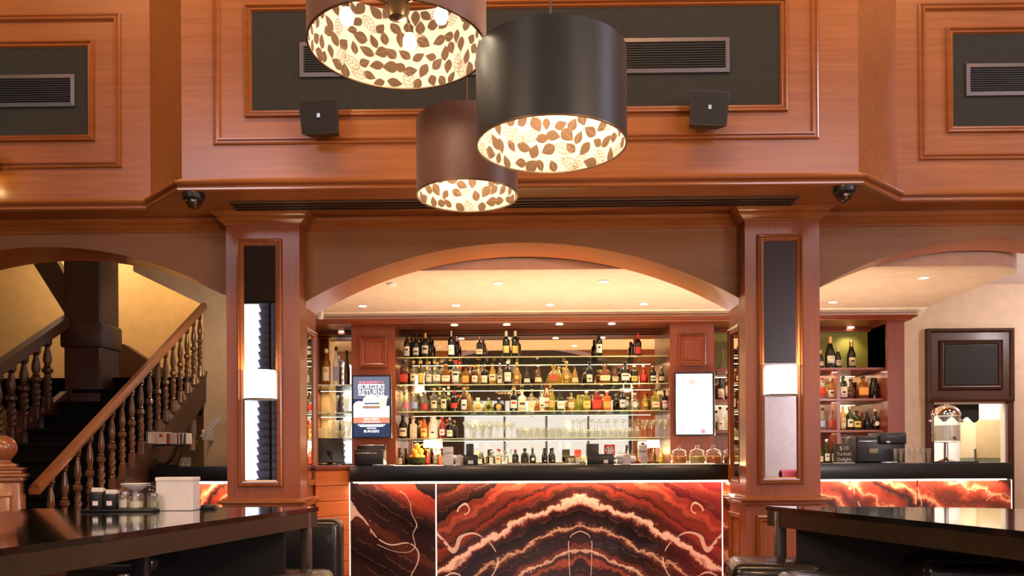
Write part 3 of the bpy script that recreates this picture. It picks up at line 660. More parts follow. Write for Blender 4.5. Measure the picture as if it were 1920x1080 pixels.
def bottle(px, pytop, w, kind, g, l, c, shelf, where, Y, idx, lz=(.14, .50), lw=1.0, extra=''):
    lz = (rnd_.uniform(.08, .18), rnd_.uniform(.40, .54))
    base = SZ[shelf]; q = px2(px, pytop, Y); h = q.z-base; r = w*.5*Y/F
    lbl = '%s %s%s%s, %s from left %s' % (GLN[g], KN[kind], (', %s label' % LB[l][1]) if l else '', (', %s cap' % CAPN[c]) if c else '', ORD[idx], where)
    e = thing('decanter' if kind == 'decant' else 'bottle', lbl, 'decanter' if kind == 'decant' else 'bottle', (q.x, Y, base+.0005), group='bottles '+where)
    P = prof(kind, h, r); flat = kind in ('flask', 'square'); sq = 5 if kind == 'square' else 0
    sy = .55 if kind == 'flask' else 1
    MB().lathe(P, 16, sy=sy, sq=sq if kind == 'square' else 0).obj('glass_body', GL[g], e)
    if c:
        rn = P[-2][0]; k = .80 if kind in ('wine', 'champ') else .90
        MB().lathe([(0, k*h), (rn*1.10, k*h), (rn*1.12, h*1.002), (rn*.9, h*1.01), (0, h*1.01)], 12, sy=sy).obj('cap', CAPM[c], e)
    if l:
        if kind in ('flask', 'round'):
            zc = h*.32; rr = r*.52
            MB().lathe([(0, 0), (rr, 0), (rr, .002), (0, .002)], 14, M=T(0, -r*sy*1.0-.002, zc, rx=PI/2) if kind == 'flask' else T(0, -r*1.01, zc, rx=PI/2)).obj('paper_label', lab(l), e)
        else:
            rr = 1.02; z0, z1 = lz[0]*h, lz[1]*h
            if kind == 'cone': z0, z1 = h*.12, h*.34; 
            rA = r*1.02 if kind != 'cone' else r*1.03; rB = rA if kind != 'cone' else r*.84
            if kind == 'champ': z1 = min(z1, .40*h)
            a = lw*.92
            po = MB().lathe([(rA, z0), (rB, z1)], 10, a0=-PI/2-a, a1=-PI/2+a, sq=sq).obj('paper_label', lab(l), e)
            if l in 'wcsy' and kind != 'cone':
                zm = z0+(z1-z0)*rnd_.uniform(.45, .75); hb_ = (z1-z0)*rnd_.uniform(.06, .14); aw = a*rnd_.uniform(.3, .7)
                MB().lathe([(rA*1.01+.0004, zm-hb_), (rA*1.01+.0004, zm+hb_)], 6, a0=-PI/2-aw, a1=-PI/2+aw, sq=sq).obj('label_print', rnd_.choice([lab('k'), lab('g'), lab('r'), lab('k')]), po)
    return e
def row(shelf, where, Y, items):
    items = sorted(items, key=lambda t: t[0])
    for i, it in enumerate(items):
        yy = Y+(it[7] if len(it) > 7 else 0)
        bottle(it[0], it[1], it[2], it[3], it[4], it[5], it[6], shelf, where, yy, i)
W, C_ = 'wine', 'champ'
row('s1', 'on top glass shelf', 9.56, [
 (763, 628, 13, W, 'dk', 'w', ''), (780, 627, 13, W, 'dk', 'w', 'k'), (797, 625, 13.5, W, 'dk', 'w', 'g'), (772, 633, 12, W, 'dk', '', '', .17), (789, 633, 12, W, 'dk', '', '', .17), (806, 632, 12, W, 'dk', '', 'k', .17),
 (846, 621, 13, W, 'bk', 'w', 's'), (856, 631, 12, W, 'bk', '', 's', .17), (899, 632, 12, 'square', 'bk', 'c', 'g'), (906, 637, 12, 'square', 'bk', '', '', .17),
 (949, 621, 13.5, W, 'dk', 'g', 'w'), (966, 621, 13.5, W, 'dk', 'o', 'w'), (971, 633, 12, W, 'dk', '', '', .17), (1123, 623, 13, W, 'dk', 'w', 'k'), (1196, 627, 13.5, W, 'bk', 'r', 'r'), (1190, 636, 12, W, 'bk', '', 'r', .17)])
row('s2', 'on second glass shelf', 9.56, [
 (757, 676, 15, 'square', 'br', 'r', 'k'), (775, 677, 13, 'spirit', 'cl', 'c', 'c'), (789, 677, 12, 'spirit', 'gd', 'y', 'g'), (804, 678, 13, 'spirit', 'cl', 'w', 'c'), (819, 680, 14, 'square', 'cl', 'w', 'c'), (836, 683, 15.5, 'square', 'am', 'w', 'c'),
 (854, 676, 15, 'spirit', 'cl', 'w', 'r'), (873, 687, 13, 'square', 'am', 'o', 'k'), (890, 685, 13, 'spirit', 'br', 'w', 'g'), (908, 684, 13, 'spirit', 'bk', 'w', 's'), (923, 682, 14, 'slim', 'go', 'c', ''), (937, 682, 10, 'slim', 'cl', 'w', 's'),
 (952, 678, 15, 'spirit', 'bk', 'w', 'w'), (969, 680, 15, 'round', 'go', 'g', 'g'), (988, 689, 14, 'cone', 'bk', 'w', 'k'), (1009, 684, 16, 'cone', 'br', 'c', 'w'), (1038, 684, 24, 'round', 'go', 'r', ''), (1048, 688, 13, 'slim', 'go', '', 'g', .17),
 (1062, 678, 17, 'round', 'go', 'g', 'g'), (1078, 686, 15, 'cone', 'go', 'c', 'k'), (1105, 678, 13, 'spirit', 'bk', 'w', 'k'), (1134, 683, 19, 'square', 'am', 'c', 's'), (1153, 688, 14, 'jug', 'br', 'c', ''), (1172, 679, 19, 'spirit', 'bk', 'w', 'k'),
 (1189, 685, 14, 'spirit', 'dk', 'y', 'w'), (1206, 685, 12, 'slim', 'rd', 'r', 'w'), (1224, 686, 12, 'spirit', 'bk', 'w', 's'), (1240, 688, 11, 'slim', 'dk', 'w', 's'),
 (829, 684, 11, 'slim', 'gd', '', 'g', .17), (881, 688, 12, 'slim', 'br', '', 'r', .17), (897, 684, 11, 'slim', 'go', '', 'g', .17)])
row('s3', 'on third glass shelf', 9.56, [
 (751, 733, 9, 'slim', 'cl', '', 'w', .17), (761, 731, 13, 'slim', 'cl', 'p', 'w'), (777, 731, 14, 'slim', 'cl', 'b', 'w'), (796, 735, 13, 'slim', 'cl', 'r', 's'), (814, 728, 13, 'spirit', 'cl', 'c', 'g'), (832, 728, 12, 'spirit', 'gd', 'c', 'w'),
 (852, 733, 15, 'spirit', 'bk', 'r', 'r'), (870, 727, 13, 'spirit', 'br', 'w', 'g'), (880, 734, 11, 'slim', 'go', '', 'k', .17), (896, 746, 20, 'flask', 'cr', 'g', 'w'), (916, 746, 16, 'flask', 'ye', 'k', 's'), (935, 746, 20, 'flask', 'bk', 'g', 's'),
 (963, 728, 15, 'spirit', 'bk', 'w', 'g'), (979, 731, 14, 'square', 'wh', 'c', 'g'), (997, 731, 12, 'spirit', 'cl', '', 's'), (1007, 749, 8, 'spirit', 'am', '', 'w'), (1016, 735, 10, 'square', 'wh', 'c', 'k'), (1025, 724, 15, 'jug', 'am', 'w', '', .17),
 (1035, 729, 12, 'slim', 'ye', 'g', 'c'), (1051, 736, 13, 'square', 'gr', 'w', 'k'), (1071, 737, 13, 'spirit', 'go', 'c', 's'), (1085, 740, 12, 'jug', 'ye', '', '', .12), (1100, 733, 14, 'square', 'ye', 'y', 'w'), (1119, 732, 17, 'square', 'rd', 'r', 's'),
 (1138, 732, 15, 'square', 'or', 'o', 'w'), (1167, 731, 14, 'spirit', 'bk', 's', 's'), (1189, 737, 21, 'round', 'cl', 's', 'w'), (1209, 737, 14, 'round', 'go', 'o', 'r'), (1229, 731, 15, 'square', 'ye', 'c', 'k'), (1246, 732, 12, 'spirit', 'bk', 's', 'k')])
row('s4', 'on lowest glass shelf', 9.56, [
 (756, 779, 17, 'slim', 'bk', 'c', 'k'), (775, 784, 13, 'square', 'cr', 'c', 'r'), (795, 782, 14, 'slim', 'or', 'y', 'k'), (812, 782, 18, 'jug', 'wh', 'w', ''), (829, 782, 12, 'spirit', 'rd', 'w', 'r'), (843, 784, 13, 'spirit', 'bk', 'w', 's')])
row('b', 'below the glass shelves', 9.62, [
 (750, 840, 11, 'spirit', 'bk', 'c', 'k'), (802, 842, 9, 'slim', 'rd', 'r', 'g'), (816, 841, 9, 'slim', 'cl', '', 'g'), (826, 846, 8, 'slim', 'or', '', 'g'), (921, 846, 8, 'slim', 'cl', 'w', 'w'), (934, 842, 11, 'spirit', 'cl', 'c', 'r'),
 (946, 846, 13, 'spirit', 'cl', 'w', 's'), (966, 843, 12, 'spirit', 'bk', 'k', 'r'), (984, 841, 15, 'spirit', 'dk', 'k', 'k'), (999, 838, 12, 'round', 'dk', 'w', 'g'), (1022, 840, 9, 'slim', 'bk', '', 'k'), (1036, 840, 11, 'slim', 'bk', '', 'k'), (900, 848, 9, 'slim', 'gr', 'w', 's'), (1240, 842, 9, 'slim', 'ye', '', 'g')])
row('l2', 'in left cabinet bay', 9.58, [(612, 655, 15, 'spirit', 'am', 'w', 'w'), (630, 651, 12, 'slim', 'wh', 'b', 'k'), (650, 658, 10, 'slim', 'br', '', 'k')])
row('r1', 'on right bay top shelf', 9.60, [(1356, 654, 18, 'decant', 'cl', '', ''), (1538, 657, 12, C_, 'dk', 'w', 'g'), (1556, 632, 18, C_, 'dk', 'w', 'g'), (1571, 651, 12, C_, 'dk', 'w', 'w'), (1596, 640, 16, C_, 'dk', 'c', 'g')])
row('r2', 'on right bay second shelf', 9.60, [(1350, 709, 12, 'spirit', 'dk', 'w', 'k'), (1364, 700, 12, 'spirit', 'br', 'w', 'k'), (1541, 708, 13, 'spirit', 'cl', 'r', 'r'), (1558, 710, 14, 'square', 'go', 'w', 's'), (1580, 705, 14, 'square', 'gr', 'w', 'k'),
 (1595, 711, 18, 'flask', 'br', '', 'k'), (1617, 706, 19, 'square', 'am', 'o', 'k'), (1638, 709, 19, 'jug', 'bk', '', ''), (1657, 707, 12, 'slim', 'dk', 'y', 'g'), (1672, 706, 10, 'spirit', 'bk', 'w', 'k')])
row('r3', 'on right bay third shelf', 9.60, [(1350, 763, 12, 'spirit', 'cl', 'w', 'k'), (1364, 765, 12, 'spirit', 'cl', 'c', 'k'), (1542, 765, 11, 'slim', 'cl', 'b', 'k'), (1559, 770, 10, 'spirit', 'cl', 'r', 's'), (1580, 760, 12, 'spirit', 'go', 'c', 'w'),
 (1593, 763, 13, 'spirit', 'gr', 'w', 's'), (1606, 770, 13, 'square', 'gr', 'y', 'k'), (1625, 772, 12, 'slim', 'bk', '', 'k'), (1641, 768, 16, 'round', 'dk', 'w', 'c'), (1661, 771, 12, 'spirit', 'gr', 's', 's'), (1677, 760, 12, 'spirit', 'cl', 'w', 's')])
row('b', 'behind the chalkboard sign', 9.6, [(1539, 836, 9, 'slim', 'gd', 'w', 'k'), (1550, 824, 11, 'slim', 'gr', 'w', 'w'), (1562, 831, 8, 'slim', 'dk', 'w', 'k'), (1582, 821, 9, 'slim', 'gd', 'w', 'k')])
# ================================================================== GLASSES
def glassware(kind, h, r):
    if kind == 'martini': return [(r*.62, 0), (r*.6, .003), (.006, .008), (.004, h*.5), (r*.98, h*.98), (r, h), (r*.96, h*.985), (.002, h*.53)]
    if kind == 'tumbler': return [(r*.8, 0), (r, h), (r*.94, h), (r*.74, h*.12), (0, h*.12)]
    if kind == 'wineglass': return [(r*.8, 0), (r*.75, .003), (.005, .008), (.004, h*.42), (r*.8, h*.55), (r, h*.7), (r*.8, h), (r*.76, h), (r*.94, h*.7), (0, h*.46)]
    if kind == 'upturned': return [(r*.8, 0), (r, h*.28), (r*.8, h*.45), (.005, h*.56), (.004, h*.95), (r*.8, h*.985), (r*.8, h)]
    if kind == 'hurricane': return [(r*.8, 0), (r*.5, h*.06), (r*.75, h*.25), (r*.62, h*.55), (r, h), (r*.95, h), (r*.55, h*.56), (0, h*.12)]
GNAME = dict(martini='martini_glass', tumbler='tumbler', wineglass='wine_glass', upturned='wine_glass', hurricane='highball_glass')
def glasses(kind, pxs, pytop, w, shelf, Y, label, group):
    me = None
    for ig, px in enumerate(pxs):
        q = px2(px, pytop, Y); h = q.z-SZ[shelf]; r = w*.5*Y/F
        if me is None:
            o = MB().lathe(glassware(kind, h, r), 16).obj(GNAME[kind], CLR); me = o.data
        else:
            o = bpy.data.objects.new(GNAME[kind], me); COL.objects.link(o)
        o.location = (q.x, Y, SZ[shelf]+.0005); tag(o, label % ORD[ig], 'glass', group)
R_ = lambda a, b, n: [a+(b-a)*k/(n-1) for k in range(n)]
glasses('martini', R_(874, 958, 7), 791, 15, 's4', 9.52, 'clear martini glass, %s from left of the row beside the dark bottles', 'martini glasses on the lowest glass shelf')
glasses('hurricane', [886, 902, 917], 795, 11, 's4', 9.70, 'clear cocktail glass, %s from left of those behind the martini glasses', 'cocktail glasses behind the martini glasses')
glasses('tumbler', R_(974, 1055, 7), 802, 13.5, 's4', 9.54, 'short clear tumbler, %s from left in the middle of the lowest glass shelf', 'tumblers on the lowest glass shelf')
glasses('upturned', R_(1068, 1196, 10), 787, 13.5, 's4', 9.52, 'upside-down clear stemmed glass, %s from left in the front row, lowest shelf', 'upside-down stemmed glasses on the lowest glass shelf')
glasses('martini', R_(1209, 1246, 4), 787, 14, 's4', 9.52, 'clear martini glass, %s from left at the shelf end beside the white screen', 'martini glasses at the end of the lowest shelf')
glasses('upturned', R_(1075, 1190, 8), 789, 13, 's4', 9.72, 'upside-down clear stemmed glass, %s from left in the rear row, lowest shelf', 'rear row of stemmed glasses')
glasses('hurricane', [629, 648], 741, 15, 'l3', 9.58, 'clear glass carafe, %s from left in the left cabinet bay', 'carafes in the left end bay')
glasses('tumbler', [602, 612, 624], 803, 12, 'l4', 9.53, 'short tumbler, %s from left on the bottom shelf of the left cabinet bay', 'tumblers in the left end bay')
glasses('hurricane', [619, 632, 643, 654], 788, 11, 'l4', 9.7, 'tall clear glass, %s from left on the bottom shelf of the left bay', 'tall glasses in the left end bay')
glasses('tumbler', R_(1069, 1098, 3), 858, 10, 'b', 9.6, 'small clear shot glass, %s from left beside the wide black caddy', 'shot glasses on the back counter')
glasses('hurricane', R_(1679, 1741, 7), 841, 11, 'bar', 7.5, 'clear cocktail glass, %s from left in the row beside the drinks dispenser', 'glasses on the service counter')
# ================================================================== THINGS ON THE BAR
BZ = 1.1905
def bx_(px0, px1, py0, Y, base=BZ, py1=None):
    """width and height in metres of something standing on the bar between two pixel columns"""
    return X((px0+px1)/2, Y), (px1-px0)*Y/F, Z((px0+px1)/2, py0, Y)-base
for (p0, p1, t0, t1, lp, lbl) in ((869, 897, 874, 888, (878, 888), 'black bar caddy with tall back and white tag, near the white tap'), (1100, 1150, 1100, 1123, (1131, 1139), 'wide black bar caddy with tall back, beside the red card')):
    Y = 7.55; cx, wd, hh = bx_(p0, p1, 832, Y)
    e = thing('bar_caddy', lbl, 'caddy', (cx, Y, BZ), group='black napkin caddies on the bar')
    hl = Z(cx, 851, Y)-BZ
    MB().bev(-wd/2, wd/2, -.05, .05, 0, .085, .004).obj('tray', BLK, e)
    xa = X(t0, Y)-cx; xb = X(t1, Y)-cx
    MB().bev(xa, xb, .0, .05, .0, hh, .004).obj('tall_back', BLK, e)
    la = X(lp[0], Y)-cx; lb_ = X(lp[1], Y)-cx
    MB().box(la, lb_, -.053, -.050, .012, .045).obj('tag', WHT, e)
    for k in range(2): MB().box(-wd/2+.008, wd/2-.008, -.03+k*.03, -.027+k*.03, .03, .098).obj('divider', BLK, e)
# drip rail
dr = MB().bev(X(888, 7.8), X(1098, 7.8), 7.72, 7.86, BZ, BZ+.012, .004).obj('drip_tray', STEEL); tag(dr, 'long thin bright steel drip tray along the middle of the bar top', 'tray')
# white script card
Y = 7.5
e = thing('table_card', 'white menu card with script lettering and rounded foot on the bar', 'card', (X(840, Y), Y, BZ))
MB().bev(-.05, .05, -.006, .006, .0, Z(840, 838, Y)-BZ, .003).obj('card', WHT, e)
MB().lathe([(0, -.008), (.05, -.008), (.052, 0), (.05, .008), (0, .008)], 20, M=T(0, -.002, .052, rx=PI/2)).obj('round_foot', WHT, e)
text('Prosecco', .026, pm('grey_ink', (.35, .3, .3), .7), T(0, -.008, .115, ry=-.2), e)
# beer taps: white ceramic arms
def tap(px, s, lbl):
    Y = 7.6; e = thing('beer_tap', lbl, 'tap', (X(px, Y), Y, BZ), group='white beer taps')
    MB().lathe([(.045, 0), (.045, .012), (.025, .03), (.022, .07), (0, .07)], 16).obj('base', WHT, e)
    MB().tube([(0, 0, .05), (s*.04, -.02, .07), (s*.09, -.04, .075), (s*.12, -.05, .06)], [.028, .026, .022, .018], 12).obj('spout', WHT, e)
    MB().lathe([(0, -.012), (.04, -.012), (.044, 0), (.04, .012), (0, .012)], 20, M=T(0, -.03, .055, rx=PI/2)).obj('badge', pm('pale_badge', (.72, .64, .62), .4), e)
    return e
tap(862, -1, 'white ceramic beer tap on the bar beside the black caddy')
t = tap(1174, -1, 'wide white beer tap with chrome lever beside the red card')
MB().tube([(0, 0, .07), (0, 0, .12), (0, -.01, .18)], [.010, .014, .02], 10).obj('lever', CHR, t)
MB().lathe([(.04, -.10), (.034, -.05), (.036, .05), (.028, .08), (0, .085)], 14, M=T(.01, 0, .045, ry=PI/2)).obj('manifold', WHT, t)
e = thing('beer_tap', 'white rounded beer tap handle lettered Asahi beside the glowing lamp-reflection shade', 'tap', (X(1205, 7.6), 7.6, BZ), group='white beer taps')
h = Z(1205, 830, 7.6)-BZ
MB().bev(-.045, .045, -.02, .02, .05, h-.01, .02, 3).obj('handle', WHT, e)
MB().lathe([(0, 0), (.02, 0), (.014, .012), (0, .012)], 10, M=T(0, 0, h-.012)).obj('cap', BLK, e)
MB().lathe([(0, -.01), (.04, -.01), (.042, 0), (.04, .01), (0, .01)], 20, M=T(.01, -.02, .042, rx=PI/2)).obj('badge', pm('pale_badge', (.72, .64, .62), .4), e)
text('Asahi', .036, BLK, T(0, -.022, h*.60), e)
# red card
e = thing('table_card', 'square red card with cream flower standing on the bar', 'card', (X(1143, 7.68), 7.68, BZ))
z0 = Z(1143, 854, 7.68)-BZ
MB().bev(-.052, .052, -.004, .004, z0-.005, z0+.105, .012, 2).obj('card', pm('red_card', (.62, .03, .02), .5), e)
m = MB()
for k in range(6):
    a = k*PI/3; m.lathe([(0, 0), (.018, 0), (.018, .001), (0, .001)], 10, M=T(.024*math.cos(a), -.0055, z0+.05+.024*math.sin(a), rx=PI/2))
m.lathe([(0, 0), (.02, 0), (.02, .0012), (0, .0012)], 10, M=T(0, -.0055, z0+.05, rx=PI/2)); m.obj('flower_print', lab('w'), e)
MB().box(-.006, .006, .0, .01, 0, z0).obj('stem', BLK, e)
# jars
for px, c, cn in ((1273, (.85, .32, .06), 'orange garnish, the first beside the bottles'), (1307, (.68, .62, .20), 'pale green garnish between the two orange ones'), (1338, (.80, .26, .05), 'dark orange garnish under the edge of the white screen'), (1371, (.30, .10, .03), 'brown garnish half behind the right-hand column')):
    Y = 7.62; e = thing('glass_jar', 'lidded glass jar of '+cn, 'jar', (X(px, Y), Y, BZ), group='garnish jars on the bar')
    r = .072; h = .11
    MB().lathe([(0, 0), (r, 0), (r*1.05, .01), (r*1.03, h*.8), (r*.85, h), (r*.9, h+.006), (r*.84, h+.004), (r*.98, h*.78), (r*.98, .012), (0, .008)], 20).obj('jar_body', JARG, e)
    MB().lathe([(0, .010), (r*.96, .012), (r*.96, h*.62), (r*.5, h*.70), (0, h*.66)], 20).obj('contents', pm('garnish_%d' % px, c, .6, emit=None, var=(60, .35)), e)
    MB().lathe([(r*.98, h), (r*.98, h+.012), (r*.5, h+.028), (.012, h+.034), (.010, h+.04), (.022, h+.052), (.018, h+.064), (0, h+.068)], 20).obj('lid', CLR, e)
# oranges in a bowl
Y = 9.6
e = thing('fruit_bowl', 'dark glass bowl piled with fruit on the back counter', 'bowl', (X(782, Y), Y, 1.172))
MB().lathe([(.05, 0), (.10, .03), (.125, .10), (.12, .10), (.095, .035), (0, .01)], 20).obj('bowl_body', GL['gd'], e)
k = 0
for (dx, dy, z) in ((-.06, 0, .075), (.055, -.02, .08), (0, .06, .08), (0, -.05, .09), (-.03, 0, .15), (.04, .02, .15), (0, 0, .21)):
    o = MB().lathe([(0.042*math.sin(PI*i/8), -.042*math.cos(PI*i/8)) for i in range(9)], 14).obj('orange', pm('orange_skin', (.85, .36, .04), .45), None, (e.location.x+dx, Y+dy, 1.172+z+.02))
    tag(o, 'golden orange in the fruit bowl, %s' % ['at the left of the bottom layer', 'at the right of the bottom layer', 'at the back of the bottom layer', 'at the front of the bottom layer', 'left in the upper layer', 'right in the upper layer', 'topmost of the pile'][k], 'fruit', 'oranges in the fruit bowl'); k += 1
# glowing shades added in place of lamp reflections in the bar mirror
for px, s, lbl in ((806, 1, 'small glowing cream shade standing in for a mirrored lamp beside the oranges'), (1225, -1, 'small glowing cream shade standing in for a mirrored lamp beside the Asahi tap handle')):
    Y = 9.5; e = thing('lamp_reflection', lbl, 'lamp', (X(px, Y), Y, 1.171), group='stand-ins for lamp reflections on the back counter')
    zt = Z(px, 825, Y)-1.171; zb_ = Z(px, 839, Y)-1.171
    MB().lathe([(.045, 0), (.045, .01), (.008, .018), (.006, zb_+.02), (0, zb_+.02)], 14).obj('base', BRASS, e)
    MB().lathe([(.078, zb_), (.072, zt), (.069, zt), (.075, zb_), (.078, zb_)], 20).obj('lamp_shade', emis('lamp_reflection_glow', (1, .80, .5), 3.2), e)
    light('POINT', 'lamp_light', (0, -.02, zb_-.03), 2.5, WARM, .05, parent=e)
# plant sprig in vase
e = thing('sprig_vase', 'small glass vase with a dark green leafy sprig on the bar', 'vase', (X(946, 7.8), 7.8, BZ+.013))
MB().lathe([(0, 0), (.02, 0), (.026, .03), (.012, .07), (.016, .09), (.010, .07), (0, .01)], 12).obj('vase_body', CLR, e)
m = MB(); random.seed(3)
for k in range(14):
    a = random.uniform(0, 2*PI); t_ = random.uniform(.1, .9); z = .12+.07*random.random()
    c = Vector((.045*math.cos(a)*t_, .045*math.sin(a)*t_, z)); u = Vector((math.cos(a), math.sin(a), .4)).normalized()*.018; v = Vector((-math.sin(a), math.cos(a), 0))*.007
    m.add([c-u, c+v, c+u, c-v], [(0, 1, 2, 3)])
m.obj('leaves', pm('sprig_green', (.03, .06, .03), .6), e)['kind'] = 'stuff'
MB().tube([(0, 0, .02), (.003, 0, .1), (0, 0, .17)], .0025, 6).obj('stem', pm('sprig_green', (.03, .06, .03), .6), e)
# POS monitors
Y = 7.55
e = thing('till_screen', 'black tilted till monitor seen from behind at the left end of the bar', 'monitor', (X(618, Y), Y, BZ))
wd = 54*Y/F; h = Z(618, 820, Y)-BZ
MB().bev(-wd/2, wd/2, -.012, .012, -.0, h-.03, .006, M=T(0, 0, .03, rz=.35, rx=-.25)).obj('screen_housing', BLK, e)
MB().bev(-.09, .09, -.08, .10, 0, .014, .005).obj('base', BLK, e); MB().bev(-.025, .025, .0, .03, .01, .14, .004).obj('stand', BLK, e)
e = thing('till_screen', 'black till machine with silver trim standing below the burger screen', 'monitor', (X(695, 7.6), 7.6, BZ))
wd = 54*7.6/F; h = Z(695, 833, 7.6)-BZ
MB().bev(-wd/2, wd/2, -.09, .09, 0, h*.75, .015, 3, M=T(rx=-.0)).obj('housing', BLK, e)
MB().bev(-wd/2, wd/2, -.02, .02, h*.45, h, .006, M=T(0, .04, 0)).obj('screen', BLK, e)
MB().bev(-wd/2+.01, wd/2-.01, .012, .018, h-.016, h-.004, .002).obj('silver_trim', STEEL, e)
MB().bev(-wd/2+.01, wd/2-.06, -.094, -.088, h*.55, h*.6, .002).obj('silver_trim', STEEL, e)
MB().bev(.04, .04+.2, -.13, -.06, .0, .012, .003).obj('silver_base', STEEL, e)
# ================================================================== SCREENS
def tv(px0, px1, py0, py1, Y, lbl, rz=0):
    cx = X((px0+px1)/2, Y); zc = Z((px0+px1)/2, (py0+py1)/2, Y); w_ = (px1-px0)*Y/F/2; h = (py1-py0)*Y/F/2
    e = thing('wall_screen', lbl, 'screen', (cx, Y, zc), rz, 'upright screens on the cabinet pilasters')
    MB().bev(-w_, w_, 0, .06, -h, h, .006).obj('housing', BLK, e)
    MB().frame(-w_, w_, -h, h, [(0, 0), (0, .004), (.012, .004), (.012, 0)], -.0005).obj('bezel', pm('screen_bezel', (.03, .03, .035), .2), e)
    MB().bev(w_-.002, w_+.008, .004, .05, -h, h, .003).obj('silver_edge', STEEL, e)
    return e, w_, h
Y = 9.26
def es(n, c, s): return emis('screen_'+n, c, s)
e, w_, h = tv(660, 734, 703, 822, Y, 'upright screen with burger advert on navy ground')
u = w_/.23; v = h/.37
def quad(pts, n, mat, dy, e): return MB().slab([(a*w_, b*h) for a, b in pts], -dy-.0006, -dy).obj(n, mat, e)
def disc(cx, cz, rx, rz, n, mat, dy, e, a0=0, a1=2*PI):
    pts = [(cx+rx*math.cos(a0+(a1-a0)*k/20), cz+rz*math.sin(a0+(a1-a0)*k/20)) for k in range(21 if a1-a0 < 6 else 20)]
    return quad(pts, n, mat, dy, e)
quad([(-.92, -.95), (.92, -.95), (.92, .95), (-.92, .95)], 'screen_face', es('navy', (.035, .045, .10), 1.0), .001, e)
quad([(-.92, .25), (.92, .25), (.92, .95), (-.92, .95)], 'picture_ground', es('slate', (.16, .16, .22), 1.0), .0016, e)
quad([(-.92, -.34), (.92, -.34), (.92, .02), (-.92, .02)], 'picture_table', es('palepink', (.85, .68, .66), 1.2), .0022, e)
quad([(-.92, -.52), (.92, -.52), (.92, -.34), (-.92, -.34)], 'orange_band', es('orange', (.85, .22, .12), 1.2), .0028, e)
SW = es('white', (1, .97, .97), 1.6)
disc(.0, .12, .46, .26, 'burger_bun', es('bun', (1, .90, .86), 1.5), .0034, e, 0, PI)
quad([(-.5, .08), (.5, .08), (.46, .02), (-.46, .02)], 'burger_salad', es('salad', (.75, .80, .55), 1.2), .004, e)
quad([(-.46, .03), (.46, .03), (.42, -.06), (-.42, -.06)], 'burger_patty', es('patty', (.42, .20, .15), 1.0), .0036, e)
disc(.0, -.06, .46, .14, 'burger_base', es('bun', (1, .90, .86), 1.5), .0038, e, PI, 2*PI)
disc(-.62, .02, .30, .16, 'onion_rings', es('rings', (.95, .78, .66), 1.3), .0034, e)
disc(-.60, .02, .14, .07, 'onion_ring_hole', es('palepink', (.85, .68, .66), 1.2), .004, e)
quad([(.44, -.02), (.74, -.02), (.82, .30), (.38, .30)], 'beer_glass', es('beer', (.90, .68, .42), 1.3), .0044, e)
quad([(.38, .26), (.82, .26), (.84, .34), (.36, .34)], 'beer_foam', SW, .005, e)
disc(.55, -.18, .26, .08, 'sauce_dish', SW, .005, e)
MT = T(0, -.007, 0)
text('BURGERFEST 3', w_*.19, es('redtext', (.9, .20, .22), 1.6), T(.0, -.006, .76*h), e)
text('BURGERS', w_*.33, SW, T(.0, -.006, .61*h), e)
text('RETURN!', w_*.33, SW, T(.0, -.006, .45*h), e)
quad([(-.66, .69), (.66, .69), (.66, .705), (-.66, .705)], 'rule', SW, .005, e); quad([(-.66, .355), (.66, .355), (.66, .37), (-.66, .37)], 'rule', SW, .0055, e)
text('HALF PRICE', w_*.15, SW, T(.0, -.006, -.40*h), e); 
quad([(-.45, -.49), (.45, -.49), (.45, -.47), (-.45, -.47)], 'rule', SW, .005, e)
for a, b in ((.70, -.575), (.60, -.62), (.24, -.68)): quad([(-a, b-.014), (a, b-.014), (a, b+.014), (-a, b+.014)], 'text_line', SW, .005, e)
text('BURGERS', w_*.19, SW, T(.0, -.006, -.78*h), e)
e, w_, h = tv(1266, 1340, 698, 817, Y, 'upright screen showing a very bright white menu page')
quad([(-.94, -.95), (.90, -.95), (.90, .95), (-.94, .95)], 'screen_face', es('bright', (.92, .93, 1), 2.0), .001, e)
LIL = es('lilac', (.55, .52, .80), 1.3)
quad([(-.94, .48), (.90, .48), (.90, .95), (-.94, .95)], 'menu_photo', es('photo', (.80, .74, .88), 1.5), .0016, e)
quad([(-.94, -.95), (.90, -.95), (.90, -.55), (-.94, -.55)], 'menu_photo', es('photo', (.80, .74, .88), 1.5), .0016, e)
disc(-.1, .68, .36, .17, 'photo_plate', SW, .0022, e); disc(-.12, .69, .18, .09, 'photo_food', es('food', (.75, .5, .45), 1.2), .0028, e)
quad([(-.94, .52), (-.70, .52), (-.70, .95), (-.94, .95)], 'photo_shadow', LIL, .0022, e); quad([(.45, .80), (.75, .80), (.75, .9), (.45, .9)], 'photo_shadow', LIL, .0022, e)
disc(.05, -.68, .5, .07, 'photo_plate', SW, .0022, e); disc(.42, -.86, .12, .07, 'photo_garnish', es('garnish', (.85, .25, .35), 1.2), .0028, e)
quad([(-.85, -.9), (-.6, -.9), (-.5, -.62), (-.75, -.62)], 'photo_shadow', LIL, .0022, e)
